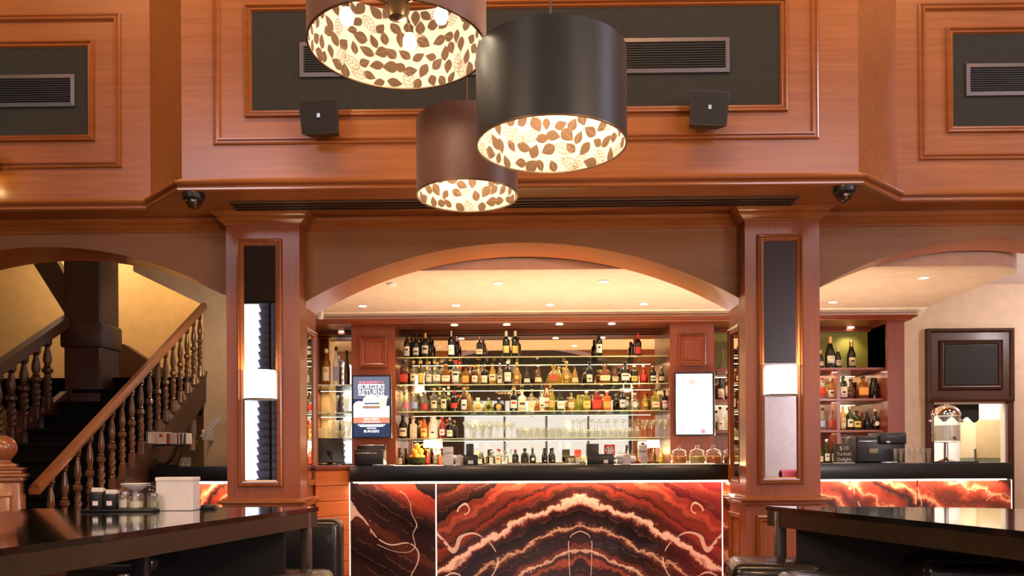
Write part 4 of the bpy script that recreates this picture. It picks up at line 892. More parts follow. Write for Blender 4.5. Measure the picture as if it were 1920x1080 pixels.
# ================================================================== DRUM PENDANTS
def drum(px, Ymid, r, h, zrim, mat, label, bulbs=False, seed=1):
    x = X(px, Ymid)
    e = thing('pendant_lamp', label, 'lamp', (x, Ymid, zrim), group='drum pendants over the hall')
    MB().lathe([(r, 0), (r, h), (r-.003, h), (r-.003, 0), (r, 0)], 64).obj('drum_shade', mat, e)
    ln = MB().lathe([(r-.004, .003), (r-.004, h-.003)], 64, cap=False).obj('lining', LINE, e)
    MB().lathe([(r+.0015, -.001), (r+.0015, .004), (r-.006, .004), (r-.006, -.001), (r+.0015, -.001)], 64).obj('rim', BRASS, e)
    rnd = random.Random(seed); R0 = r-.0055; S = .055; F_ = MB(); V = MB(); n = int(2*PI*r/S); rows = max(2, int(h/S*1.02))
    def leafpts(sz, asp, n=9):
        up = [(t*sz, asp*sz*math.sin(PI*((t+.5))**.85)*(1-.2*(t+.5))) for t in [-.5+i/n for i in range(n+1)]]
        return up + [(a, -b) for a, b in up[::-1][1:-1]]
    for j in range(rows):
        for i in range(n):
            th = (i+.5*(j % 2)+rnd.uniform(-.24, .24))*2*PI/n; z = (j+.5+rnd.uniform(-.22, .22))*h/rows
            a = rnd.uniform(0, 2*PI); sz = S*rnd.uniform(.95, 1.35); asp = rnd.uniform(.30, .42)
            ca, sa = math.cos(a), math.sin(a)
            def mp(p, q, dr=0.0):
                s_ = p*ca-q*sa; zz = min(h-.004, max(.004, z+p*sa+q*ca)); t = th+s_/r
                return ((R0-dr)*math.cos(t), (R0-dr)*math.sin(t), zz)
            if rnd.random() < .86:
                P = leafpts(sz, asp); c = mp(0, 0, .0004)
                F_.add([c]+[mp(*p, .0004) for p in P], [(0, k+1, (k+1) % len(P)+1) for k in range(len(P))])
                if rnd.random() < .5: V.add([mp(-sz*.5, -.0009, .0012), mp(sz*.45, -.0009, .0012), mp(sz*.45, .0009, .0012), mp(-sz*.5, .0009, .0012)], [(0, 1, 2, 3)])
            else:
                sz *= 1.35; P = leafpts(sz, .3); n_ = len(P); vs = [mp(*p, .0006) for p in P]+[mp(p[0]*.93, p[1]*.90, .0006) for p in P]
                V.add(vs, [(k, (k+1) % n_, n_+(k+1) % n_, n_+k) for k in range(n_)])
                for q in (-.3, -.1, .1, .3):
                    for sg in (-1, 1): V.add([mp(q*sz, 0, .0007), mp((q+.16)*sz, sg*.22*sz, .0007), mp((q+.19)*sz, sg*.22*sz, .0007), mp((q+.03)*sz, 0, .0007)], [(0, 1, 2, 3)])
                V.add([mp(-sz*.5, -.0009, .0008), mp(sz*.5, -.0009, .0008), mp(sz*.5, .0009, .0008), mp(-sz*.5, .0009, .0008)], [(0, 1, 2, 3)])
    f = F_.obj('leaf_print', LEAF, ln); f['kind'] = 'stuff'; v = V.obj('vein_print', LVEIN, ln); v['kind'] = 'stuff'
    # spider frame, hub, stem
    s = MB()
    for k in range(3):
        a = k*2*PI/3+.35; s.tube([(0, 0, h-.02), (r*.98*math.cos(a), r*.98*math.sin(a), h-.02)], .005, 6)
    s.obj('spider_frame', BRASS, e)
    hu = .15 if bulbs else h*.8
    hb = MB().lathe([(0, hu-.04), (.035, hu-.03), (.048, hu), (.042, hu+.05), (.02, hu+.08), (.008, h), (0, h)], 16).obj('hub', BRASS, e)
    MB().tube([(0, 0, h), (0, 0, HC-zrim)], .006, 8).obj('stem', BRASS, e)
    MB().lathe([(0, HC-zrim-.04), (.06, HC-zrim-.03), (.065, HC-zrim-.001), (0, HC-zrim-.001)], 16).obj('ceiling_rose', BRASS, e)
    for k in range(3):
        a = k*2*PI/3+PI/2+.03; rr = r*.52; bx, by = rr*math.cos(a), rr*math.sin(a)
        zb_ = h*.72
        if bulbs: bx, by = ((-.184, -.08), (.18, -.08), (.032, .11))[k]; zb_ = .085
        MB().tube([(0, 0, hu+.02), (bx*.5, by*.5, hu+.03), (bx*.95, by*.95, hu+.01), (bx, by, zb_+.06)], .006, 6).obj('arm', BRASS, hb)
        MB().lathe([(.014, .025), (.016, .06), (0, .062)], 10, M=T(bx, by, zb_)).obj('socket', BRASS, e)
        MB().lathe([(0, -.034), (.018, -.028), (.028, -.008), (.026, .010), (.014, .03), (0, .032)], 14, M=T(bx, by, zb_)).obj('bulb', BULB, e)
    light('POINT', 'pendant_light', (0, 0, h*.5), 3.2*(r/.3)**2, (1, .76, .5), .07, parent=e)
    return e
def drum_z(y_far, px, Y, r): return Z(px, y_far, Y+r)
YA, rA = 3.15, .35; drum(750, YA, rA, .345, drum_z(168, 750, YA, rA), SHADE_T, 'largest brown drum pendant with bare bulbs and leaf-patterned lining, cut off by the top edge', True, 5)
YB, rB = 3.2, .30; drum(1037, YB, rB, .366, drum_z(325, 1037, YB, rB), SHADE_G, 'charcoal drum pendant with leaf-patterned lining', False, 8)
YC, rC = 3.95, .25; drum(879, YC, rC, .366, drum_z(398, 879, YC, rC), SHADE_T, 'smallest and lowest brown drum pendant, partly hidden behind the charcoal one', False, 11)
# ================================================================== SPEAKERS AND CAMERAS
def speaker(px0, px1, py0, py1, Y, s, lbl):
    cx = X((px0+px1)/2, Y-.15); z1 = Z(cx, py0, Y-.15); hh = (py1-py0)*(Y-.15)/F; w_ = (px1-px0)*(Y-.15)/F/2
    e = thing('wall_speaker', lbl, 'speaker', (cx, Y-.15, z1-hh), s*.12, 'black speakers on the gallery wall')
    b = MB(); vs = [(-w_*.93, -.05, 0), (w_*.93, -.05, 0), (w_, -.09, hh), (-w_, -.09, hh), (-w_*.7, .07, .02), (w_*.7, .07, .02), (w_*.7, .05, hh), (-w_*.7, .05, hh)]
    b.add(vs, [(0, 1, 2, 3), (4, 7, 6, 5), (0, 4, 5, 1), (3, 2, 6, 7), (1, 5, 6, 2), (0, 3, 7, 4)]).obj('cabinet', pm('speaker_black', (.02, .02, .018), .5), e)
    b = MB().add([(-w_*.86, -.0545, .01), (w_*.86, -.0545, .01), (w_*.93, -.0915, hh-.01), (-w_*.93, -.0915, hh-.01), (-w_*.86, -.0505, .01), (w_*.86, -.0505, .01), (w_*.93, -.0875, hh-.01), (-w_*.93, -.0875, hh-.01)], [(0, 1, 2, 3), (4, 7, 6, 5), (0, 4, 5, 1), (3, 2, 6, 7), (1, 5, 6, 2), (0, 3, 7, 4)]).obj('grille_cloth', BLKM, e)
    MB().box(-.012, .012, -.080, -.072, hh*.45, hh*.58).obj('badge', STEEL, e)
    MB().bev(-.03, .03, .05, .148, hh*.35, hh*.65, .006).obj('bracket', BLK, e)
    return e
speaker(570, 646, 203, 262, 6.0, -1, 'black speaker on the wood wall, left of the hanging drum lamps')
speaker(1290, 1365, 195, 255, 6.0, 1, 'black speaker on the wood wall, right of the hanging drum lamps')
speaker(-66, 3, 275, 330, 6.42, -1, 'black speaker at the left edge above the staircase arch, barely in view')
for px, py, lbl in ((361, 362, 'dome security camera under the ledge above the left column'), (1585, 350, 'dome security camera under the ledge above the right column')):
    d = CM @ Vector(((px-960)/F, (860-py)/F, -1)); t = (SOF-EYE)/d.z
    e = thing('dome_camera', lbl, 'camera', (d.x*t, d.y*t+.02, SOF), group='dome cameras')
    MB().lathe([(0, 0), (.078, 0), (.082, -.012), (.080, -.04), (.066, -.055), (.060, -.055), (0, -.05)], 24).obj('housing', BLK, e)
    MB().lathe([(.060*math.cos(PI/2*k/8), -.055-.062*math.sin(PI/2*k/8)) for k in range(9)], 24).obj('dome', glass('smoked_dome', (.55, .5, .45), ior=1.9), e)
    MB().lathe([(0, -.10), (.022, -.098), (.028, -.075), (.034, -.06), (.034, -.056), (0, -.056)], 14).obj('lens', CHR, e)
# ================================================================== SERVICE COUNTER THINGS
Y = 7.5
e = thing('chalkboard_sign', 'small green chalkboard reading $10 Turkish Delight on the service counter', 'sign', (X(1582, Y), Y, BZ), .0)
w_ = 34*Y/F/2; h = Z(1582, 832, Y)-BZ
MB().bev(-w_, w_, -.006, .006, .004, h, .004, M=T(rx=-.08)).obj('board', pm('chalkboard', (.05, .06, .035), .7), e)
MB().box(-w_-.006, w_+.006, -.03, .03, 0, .008).obj('ledge', WHT, e)
CH = pm('chalk', (.85, .80, .70), .8)
text('$10', .056, CH, T(0, -.0075, h*.77, rx=-.08), e); text('Turkish', .045, CH, T(0, -.0075, h*.47, rx=-.08), e); text('Delight', .045, CH, T(0, -.0075, h*.20, rx=-.08), e)
e = thing('coffee_machine', 'black espresso machine with silver trims on the service counter', 'machine', (X(1643, 7.7), 7.7, BZ))
w_ = 90*7.7/F/2; h = Z(1643, 812, 7.7)-BZ
MB().bev(-w_, w_, -.10, .15, 0, h*.9, .02, 3).obj('body', BLK, e)
MB().bev(-w_*.1, w_, -.13, .15, h*.62, h, .015, 3).obj('head', BLK, e)
MB().tube([(w_*.1, -.14, h*.86), (w_*.5, -.15, h*.80), (w_*.9, -.14, h*.92)], [.004, .010, .004], 8).obj('silver_trim', CHR, e)
MB().bev(-w_*.9, -w_*.1, -.105, -.098, h*.70, h*.74, .002).obj('silver_trim', STEEL, e)
MB().bev(-w_*.5, -w_*.12, -.112, -.105, h*.32, h*.48, .003, M=T(ry=.0)).obj('gauge_plate', pm('gauge_plate', (.32, .30, .18), .3), e)
MB().bev(w_*.15, w_*.3, -.14, -.132, h*.66, h*.72, .002).obj('badge', WHT, e)
MB().bev(-w_*.1, w_*.55, -.17, -.09, 0, .012, .003).obj('drip_tray', STEEL, e)
# water dispenser
Y = 7.45; px = 1774
e = thing('drinks_dispenser', 'round glass drinks dispenser with domed silver lid on a stand', 'dispenser', (X(px, Y), Y, BZ))
r = 24*Y/F; zt = Z(px, 757, Y)-BZ; zl = Z(px, 779, Y)-BZ; zb_ = Z(px, 829, Y)-BZ
MB().lathe([(0, 0), (r*.75, 0), (r*.75, .01), (r*.3, .03), (.02, .05), (.018, zb_-.01), (r*.8, zb_-.004), (r*.8, zb_), (0, zb_)], 24).obj('stand', CHR, e)
MB().lathe([(0, zb_+.002), (r, zb_+.002), (r, zl), (r*.96, zl), (r*.96, zb_+.01), (0, zb_+.01)], 28).obj('glass_tank', CLR, e)
MB().lathe([(0, zb_+.012), (r*.94, zb_+.012), (r*.94, zb_+(zl-zb_)*.62), (0, zb_+(zl-zb_)*.62)], 28).obj('drink', glass('cloudy_drink', (.9, .88, .86), body=.45, bcol=(.75, .68, .62)), e)
MB().lathe([(r*1.04, zl-.004), (r*1.06, zl+.006), (r*1.02, zl+(zt-zl)*.25), (r*.90, zl+(zt-zl)*.52), (r*.66, zl+(zt-zl)*.74), (r*.36, zl+(zt-zl)*.87), (.02, zt-.012), (.012, zt-.01), (.022, zt-.004), (.016, zt+.006), (0, zt+.008)], 28).obj('lid', CHR, e)
for s in (-1, 1): MB().lathe([(.006, 0), (.006, .02), (.016, .022), (.016, .034), (0, .036)], 10, M=T(s*r, 0, zl-.05, ry=s*PI/2)).obj('side_knob', CHR, e)
MB().tube([(0, -r, zb_+.04), (0, -r-.03, zb_+.04), (0, -r-.035, zb_+.015)], .010, 8).obj('tap', CHR, e)
MB().bev(X(1750, Y)-X(px, Y), X(1822, Y)-X(px, Y), -.12, .12, -.0, .012, .004).obj('drip_mat', BLK, e)
# framed service hatch on the back wall
WY = 9.95
dh = struct(thing('door_1', 'dark wood framed hatch with black panel above the service opening', 'door')); 
if 'category' in dh: del dh['category']
a, b = X(1735, WY), X(1897, WY); zt = Z(1816, 617, WY); oa, ob, oz = X(1748, WY), X(1885, WY), Z(1816, 751, WY)
m = MB(); m.box(a, b, WY-.05, WY-.001, oz, zt); m.box(a, oa, WY-.05, WY-.001, 0, oz); m.box(ob, b, WY-.05, WY-.001, 0, oz); m.obj('frame', WDD, dh)
MB().frame(a, b, oz-.02, zt, [(0, 0), (0, .02), (.03, .03), (.05, .012), (.05, 0)], WY-.05).obj('architrave', WDD, dh)
pa, pb, p0, p1 = X(1768, WY), X(1866, WY), Z(1816, 722, WY), Z(1816, 648, WY)
MB().frame(pa-.06, pb+.06, p0-.06, p1+.06, mf, WY-.05).obj('panel_moulding', WDD, dh)
MB().box(pa, pb, WY-.062, WY-.05, p0, p1).obj('black_panel', BLKM, dh)
MB().box(oa, ob, WY+.0, WY+.06, oz-.04, oz).obj('white_blind_box', WHT, dh)
# the bright kitchen beyond the hatch
KW = pm('kitchen_white', (.92, .88, .86), .7)
struct(MB().box(a-1.2, b+1.2, 11.5, 11.55, 0, 3.0).obj('wall_kitchen', KW)); struct(MB().box(a-1.2, a-1.15, 10.06, 11.5, 0, 3.0).obj('wall_kitchen_side', KW)); struct(MB().box(b+1.15, b+1.2, 10.06, 11.5, 0, 3.0).obj('wall_kitchen_side', KW))
struct(MB().box(a-1.2, b+1.2, 10.06, 11.5, 3.0, 3.05).obj('ceiling_kitchen', KW))
area('kitchen_lamp', ((a+b)/2, 10.8, 2.9), (1.2, .8), 45, (1, .93, .88), ((a+b)/2, 10.85, 0))
vb = MB(); n = 24; pts = []
for k in range(n+1):
    t_ = k/n; pts.append((oa+(ob-.28-oa)*t_, oz-.06-.16-.035*math.cos(t_*3.3*2*PI)*1-.02*t_))
vb.slab([(oa, oz-.04)]+pts+[(ob-.28, oz-.04)], WY+.07, WY+.075)
tag(vb.obj('window_valance', BLKM), 'dark scalloped valance hanging inside the service hatch', 'valance')
cbd = thing('kitchen_cupboard', 'tan and dark green cupboard seen through the service hatch', 'cupboard', (X(1860, 11), 11.0, 0))
MB().bev(-.22, .35, 0, .4, 0, 1.22, .01).obj('body', pm('kitchen_green', (.10, .11, .06), .5), cbd); MB().bev(-.22, .35, .0, .4, 1.22, 1.75, .01).obj('upper_body', pm('kitchen_tan', (.62, .50, .28), .6), cbd)
MB().bev(-.235, -.222, -.02, .02, .9, 1.35, .004).obj('handle', BLK, cbd)
# ================================================================== STAIRCASE
def railz(y): return 1.065+(y-5.8)*.5686
def railx(y): return -3.555-(y-5.8)*.049
st = thing('staircase', 'dark wooden staircase with turned balusters rising behind the left arch', 'staircase')
# treads
nst = 13; y0 = 5.78; run = (9.3-y0)/nst
for k in range(nst):
    y = y0+k*run; z = railz(y+run)-.86; 
    MB().bev(-4.95, railx(y)-.07, y-.025, y+run+.01, z-.04, z, .008, 1, smooth=False).obj('tread', CARP, st)
    MB().box(-4.95, railx(y)-.07, y, y+.02, max(.0, z-.19), z-.04).obj('riser', CARP, st)
LZ = railz(9.35)-.86
MB().box(-7.2, -3.73, 9.3, 11.29, LZ-.25, LZ).obj('landing', CARP, st)
def raked(x0f, x1f, ya, yb, zo0, zo1, mat, name, par, dz=0):
    """box following the rake of the stairs"""
    vs = []
    for y in (ya, yb):
        for (xf, zo) in ((x0f, zo0), (x1f, zo0), (x1f, zo1), (x0f, zo1)): vs.append((xf(y), y, railz(y)+zo+dz))
    return MB().add(vs, [(0, 3, 2, 1), (4, 5, 6, 7), (0, 1, 5, 4), (1, 2, 6, 5), (2, 3, 7, 6), (3, 0, 4, 7)]).obj(name, mat, par)
raked(lambda y: railx(y)-.035, lambda y: railx(y)+.035, 5.8, 9.3, -1.12, -.78, WDD, 'string_board', st)
raked(lambda y: railx(y)-.05, lambda y: railx(y)+.05, 5.8, 9.3, -.80, -.765, WDD, 'string_cap', st)
rl = MB()
sec = [(-.040, -.045), (.040, -.045), (.046, -.015), (.036, .012), (.022, .028), (-.022, .028), (-.036, .012), (-.046, -.015)]
vs = []
for y in (5.78, 9.34): vs += [(railx(y)+a, y, railz(y)+b) for a, b in sec]
rl.add(vs, [tuple(range(8)), tuple(range(15, 7, -1))]+[(i, (i+1) % 8, 8+(i+1) % 8, 8+i) for i in range(8)])
rl.obj('handrail', wood('handrail_wood', (.22, .075, .022), (.36, .13, .04), .3, .4), st)
# baluster mesh: turned top, square block, twisted shaft, square base
def baluster_mesh(twist=True):
    m = MB(); b = .028
    m.bev(-b, b, -b, b, 0, .145, .006, 1)                                       # base block
    m.lathe([(.020, .145), (.027, .155), (.020, .168)], 12)
    n = 26; k = 10; vs = []; fs = []
    for i in range(n+1):
        z = .168+.215*i/n; tw = i/n*2*PI*1.15
        env = .78+.22*math.sin(PI*i/n)
        for j in range(k*2):
            a = 2*PI*j/(k*2); rr = (.0245+.0065*math.cos(3*(a-tw)))*env; vs.append((rr*math.cos(a), rr*math.sin(a), z))
    for i in range(n):
        for j in range(k*2): fs.append((i*k*2+j, i*k*2+(j+1) % (k*2), (i+1)*k*2+(j+1) % (k*2), (i+1)*k*2+j))
    m.add(vs, fs, True)
    m.lathe([(.018, .383), (.026, .39), (.018, .40)], 12)
    m.bev(-.031, .031, -.031, .031, .40, .455, .012, 1)                         # mid block
    m.lathe([(.018, .455), (.027, .465), (.017, .478), (.022, .50), (.029, .54), (.024, .60), (.015, .66), (.014, .675), (.025, .685), (.016, .70)], 12)
    m.bev(-.024, .024, -.024, .024, .70, .775, .005, 1)
    return m
bal = baluster_mesh().obj('baluster', BALW, st); me = bal.data
ys = [6.0+.2*k for k in range(17)]
for k, y in enumerate(ys):
    o = bal if k == 0 else bpy.data.objects.new('baluster', me)
    if k: COL.objects.link(o); o.parent = st
    o.location = (railx(y), y, railz(y)-.80); o.rotation_euler = (0, 0, .25)
    o.scale = (1, 1, 1)
# left balustrade
lx = -5.02
raked(lambda y: lx-.035, lambda y: lx+.035, 5.8, 8.7, -1.12, -.76, WDD, 'string_board', st, .06)
raked(lambda y: lx-.05, lambda y: lx+.05, 5.8, 8.75, -.07, .05, WDD, 'handrail', st, .06)
bd = bpy.data.meshes.new('baluster_dark'); bd = me.copy(); bd.materials.clear(); bd.materials.append(WDD)
for k in range(11):
    y = 6.4+.2*k; o = bpy.data.objects.new('baluster', bd); COL.objects.link(o); o.parent = st; o.location = (lx, y, railz(y)-.76); o.scale = (1.5, 1.5, 1.0)
nx0, nx1 = X(120, 8.75), X(190, 8.75); xc = (nx0+nx1)/2; hw = (nx1-nx0)/2
m = MB().bev(nx0, nx1, 8.75, 8.75+2*hw, .0, 4.65, .02, 1, smooth=False)
m.bev(nx0-.03, nx1+.025, 8.72, 8.78+2*hw, 2.50, 2.78, .03)
m.obj('newel_post', WDDV, st)
# upper flight running back to the left from the big post
U = [(X(134, 8.8), Z(134, 612, 8.8)), (X(60, 8.8), Z(60, 470, 8.8))]
MB().slab([(U[0][0], U[0][1]), (U[0][0], U[0][1]+.42), (U[1][0]-.1, U[1][1]+.5), (U[1][0]-.1, U[1][1]+.02)], 8.85, 8.97).obj('upper_string', WDD, st)
MB().slab([(X(192, 11.1), LZ), (X(192, 11.1), Z(230, 645, 11.1)), (X(232, 11.1), Z(230, 645, 11.1)), (X(300, 11.1), Z(290, 690, 11.1)), (X(300, 11.1), LZ)], 11.1, 11.28).obj('wainscot', WDD, st)
# newel with ball at the foot
nw = thing('newel_post', 'stout polished newel post with round ball finial at the left edge', 'newel post', (X(10, 5.62), 5.60, 0))
nw.rotation_euler = (0, 0, .45)
hz = 1.14
MB().bev(-.115, .115, -.115, .115, 0, hz-.03, .018, 2).obj('post', wood('newel_wood', (.26, .085, .03), (.42, .15, .055), .25, .6, 'z'), nw)
NWD = MATS['newel_wood']
m = MB()
for (a, z0, z1) in ((.13, hz-.03, hz), (.145, hz, hz+.022), (.12, hz+.022, hz+.05), (.13, hz+.05, hz+.066), (.085, hz+.066, hz+.095)): m.bev(-a, a, -a, a, z0, z1, .008, 2)
m.lathe([(.075, hz+.09), (.05, hz+.105), (.045, hz+.12), (.06, hz+.13), (.04, hz+.14)], 24); m.obj('cap', NWD, nw)
MB().lathe([(.088*math.sin(PI*i/16), hz+.205-.088*math.cos(PI*i/16)) for i in range(17)], 28).obj('ball_finial', NWD, nw)
for s in range(4): MB().frame(-.07, .07, .2, hz-.12, [(0, 0), (.0, .01), (.012, .012), (.02, 0)], -.115, T(rz=s*PI/2)).obj('panel_moulding', NWD, nw)
# ================================================================== SIDE COUNTER THINGS AND WALL DECOR
Y = 7.85
rk = thing('tea_rack', 'black curved-leg rack holding a row of tea boxes on the side counter', 'rack', (X(300, Y), Y, BZ))
za = Z(310, 833, Y)-BZ; xa, xb = X(272, Y)-rk.location.x, X(353, Y)-rk.location.x
MB().bev(xa, xb, -.09, .07, za-.016, za, .004).obj('tray', BLK, rk)
m = MB()
for s, o in ((1, 0), (-1, .06)):
    m.tube([(s*(-.11)+o, 0, za-.02), (s*(-.08)+o, 0, za*.45), (s*.0+o, 0, .03), (s*.07+o, 0, .02), (s*.12+o, 0, .07)], .010, 8)
m.tube([(.22, 0, za-.02), (.21, 0, za*.5), (.17, 0, .02)], .009, 8); m.tube([(-.12, 0, .012), (.19, 0, .012)], .012, 8)
m.obj('legs', BLK, rk)
cols = [((274, 291), 'w', 'white', 0), ((293, 312), 'w', 'white with a red square', 1), ((313, 316), 'r', 'red', 0), ((317, 323), 's', 'grey', 0), ((324, 331), 's', 'pale grey', 0), ((332, 337), 'r', 'dark red', 0), ((338, 343), 'k', 'black', 0), ((345, 350), 'k', 'dark brown', 0)]
for k, ((a, b), c, nm, sq) in enumerate(cols):
    x0, x1 = X(a, Y-.08), X(b, Y-.08); h = .118 if k < 2 else .108
    e = thing('tea_box', 'tea box on the rack, %s, %s from left' % (nm, ORD[k]), 'box', ((x0+x1)/2, Y-.01, BZ+za), group='tea boxes on the rack')
    MB().bev(-(x1-x0)/2, (x1-x0)/2, -.07, .06, .0005, h, .003, 1, smooth=False).obj('carton', WHT if k != 2 else lab('r'), e)
    if k >= 2: MB().box(-(x1-x0)/2+.002, (x1-x0)/2-.008, -.073, -.070, .004, h-.004).obj('front_print', pm('tea_'+nm.replace(' ', '_'), {'red': (.5, .06, .04), 'grey': (.42, .33, .34), 'pale grey': (.62, .5, .5), 'dark red': (.35, .05, .05), 'black': (.03, .03, .03), 'dark brown': (.08, .05, .04)}[nm], .6), e)
    if sq: MB().box(-.018, .012, -.073, -.070, h-.05, h-.02).obj('front_print', lab('r'), e)
for i, px in enumerate((343, 352)):
    q = MB().lathe(glassware('tumbler', .09, .034), 16).obj('tumbler', CLR, None, (X(px, 7.9), 7.9, BZ)); tag(q, 'clear glass tumbler %s the tea rack on the side counter' % ('just beside' if i == 0 else 'a little farther from'), 'glass', 'tumblers beside the tea rack')
WYS = 9.315
e = thing('wall_ornament', 'small black spiky metal ornament on the cream wall by the stairs', 'ornament', (X(375, WYS), WYS-.012, Z(375, 773, WYS)))
pts = []
for k in range(12):
    a = k*PI/6+.3; rr = .048 if k % 2 else .022; pts.append((rr*math.cos(a), rr*1.3*math.sin(a)))
MB().slab(pts, -.006, .006).obj('spiked_plate', BLK, e); MB().lathe([(0, -.012), (.015, -.01), (.015, .01), (0, .01)], 8, M=T(rx=PI/2)).obj('boss', BLK, e)
e = thing('wall_lamp', 'pale frosted glass wall light on the cream wall beside the stairs', 'lamp', (X(366, WYS), WYS-.09, Z(366, 806, WYS)))
FRO = glass('frosted_glass', (.95, .9, .85), .3, body=.35, bcol=(.9, .82, .72))
MB().lathe([(.045, -.10), (.05, -.05), (.05, .07), (.042, .12), (.040, .12), (.046, .07), (.046, -.05), (.04, -.10)], 18).obj('lamp_shade', FRO, e)
MB().lathe([(0, -.24), (.035, -.24), (.035, -.10), (0, -.10)], 14).obj('holder', pm('holder_tan', (.6, .45, .32), .4), e); MB().bev(-.03, .03, .03, .088, -.18, -.12, .006).obj('bracket', STEEL, e)
e = thing('shelf_light', 'white slanted glass shelf bracket lit by the wall beside the column', 'shelf', (X(380, 9.0), 9.0, Z(380, 822, 9.0)))
d0 = Vector((X(415, 9.0)-X(380, 9.0), 0, Z(415, 787, 9.0)-Z(380, 822, 9.0)))
for k in range(2): MB().tube([Vector((0, -k*.05, k*.02)), d0+Vector((0, -k*.05, k*.02))], .012, 8).obj('rail', WHT, e)
MB().tube([(.03, 0, .02), (.10, 0, .12), (.14, 0, .24)], .007, 8).obj('curved_arm', WHT, e)
MB().bev(-.0, .012, -.02, .30, -.02, .10, .004).obj('wall_arm', WHT, e)
# ================================================================== HIGH TABLES
TZ = 1.0
def table(pts, lbl, legs, name='high_table'):
    cx = sum(p[0] for p in pts)/len(pts); cy = sum(p[1] for p in pts)/len(pts)
    P = [(x-cx, y-cy) for x, y in pts]
    area_ = sum(P[i][0]*P[(i+1) % len(P)][1]-P[(i+1) % len(P)][0]*P[i][1] for i in range(len(P)))
    if area_ < 0: P = P[::-1]
    e = thing(name, lbl, 'table', (cx, cy, 0), group='high lacquered tables')
    MB().prism(P, TZ-.022, TZ).obj('tabletop', TABT, e)
    Pi = [(x*.988, y*.988) for x, y in P]
    MB().sweep(Pi, [(-.0, TZ-.10), (.004, TZ-.10), (.004, TZ-.023), (0, TZ-.023)], closed=True).obj('apron', TABA, e)
    for x, y in legs: MB().bev(x-cx-.025, x-cx+.025, y-cy-.025, y-cy+.025, 0, TZ-.023, .004).obj('leg', TABA, e)
    return e, cx, cy
L1, cx, cy = table([(-1.085, 4.24), (-1.50, 2.27), (-1.60, 1.80), (-2.45, 1.80), (-2.62, 4.20)], 'high glossy black table beside the newel post, holding the napkin box', [(-1.13, 4.16), (-2.5, 4.1), (-1.66, 1.9), (-2.35, 1.9)])
MB().bev(-1.18-cx, -1.22-cx, 4.02-cy, 4.06-cy, 0, TZ-.1, .004) if 0 else None
MB().bev(-1.62-cx, -1.56-cx, 3.28-cy, 3.34-cy, 0, TZ-.1, .006).obj('centre_post', BLK, L1)
MB().box(-2.3-cx, -1.2-cx, 4.0-cy, 4.03-cy, .1, TZ-.1).obj('modesty_panel', BLKM, L1)
R1, cx, cy = table([(1.252, 4.14), (1.68, 2.62), (1.92, 1.80), (2.9, 1.85), (3.05, 3.42), (2.2, 3.90)], 'high glossy black table on the right under the glowing service counter', [(1.30, 4.06), (2.9, 3.35), (1.95, 1.92), (2.8, 1.95)])
MB().prism([(1.36-cx, 4.0-cy), (2.2-cx, 3.76-cy), (2.95-cx, 3.3-cy), (2.95-cx, 3.27-cy), (2.2-cx, 3.73-cy), (1.36-cx, 3.97-cy)], .1, TZ-.1).obj('modesty_panel', BLKM, R1)
# bench sofa behind the left table
bs = thing('booth_seat', 'black leather booth seat under the left table', 'seat', (-1.75, 4.75, 0))
MB().bev(-.62, .62, -.3, .3, .0, .45, .04, 3).obj('seat_base', LEA, bs); MB().bev(-.62, .62, .16, .34, .42, .88, .05, 3).obj('backrest', LEA, bs)
for k in range(3): MB().bev(-.60+k*.405, -.60+k*.405+.395, -.30, .16, .45, .54, .035, 3).obj('seat_cushion', LEA, bs)
# stools
def stool(px, pyt, Y, wpx, rz, lbl, cat='stool'):
    w_ = wpx*Y/F/2; z = Z(px, pyt, Y)
    e = thing('bar_stool', lbl, 'stool', (X(px, Y), Y, 0), rz, 'black leather bar stools')
    MB().bev(-w_, w_, -w_*.9, w_*.9, z-.10, z, .045, 4).obj('seat', LEA, e)
    MB().tube([(-w_+.02, -w_*.9+.001, z-.052), (w_-.02, -w_*.9+.001, z-.052)], .0035, 6).obj('piping', pm('piping_grey', (.2, .2, .18), .4), e)
    MB().lathe([(.03, .03), (.03, z-.10), (0, z-.10)], 14).obj('column', CHR, e)
    MB().lathe([(.21, 0), (.21, .01), (.05, .03), (0, .03)], 24).obj('base_plate', CHR, e)
    MB().tube([(.14*math.cos(a), .14*math.sin(a), .28) for a in [2*PI*k/16 for k in range(17)]], .009, 8).obj('footrest', CHR, e)
    return e
stool(232, 1030, 3.75, 165, .1, 'black leather bar stool under the left end of the left table')
stool(541, 1073, 3.45, 145, -.05, 'black leather bar stool nearest the left table corner, only its top edge showing')
stool(1447, 1050, 3.7, 160, -.15, 'black leather bar stool in front of the right table corner')
stool(1545, 1077, 3.15, 150, 0, 'black leather bar stool barely rising into view between the two others')
stool(1812, 1047, 3.5, 190, -.2, 'black leather bar stool farthest right under the right table')
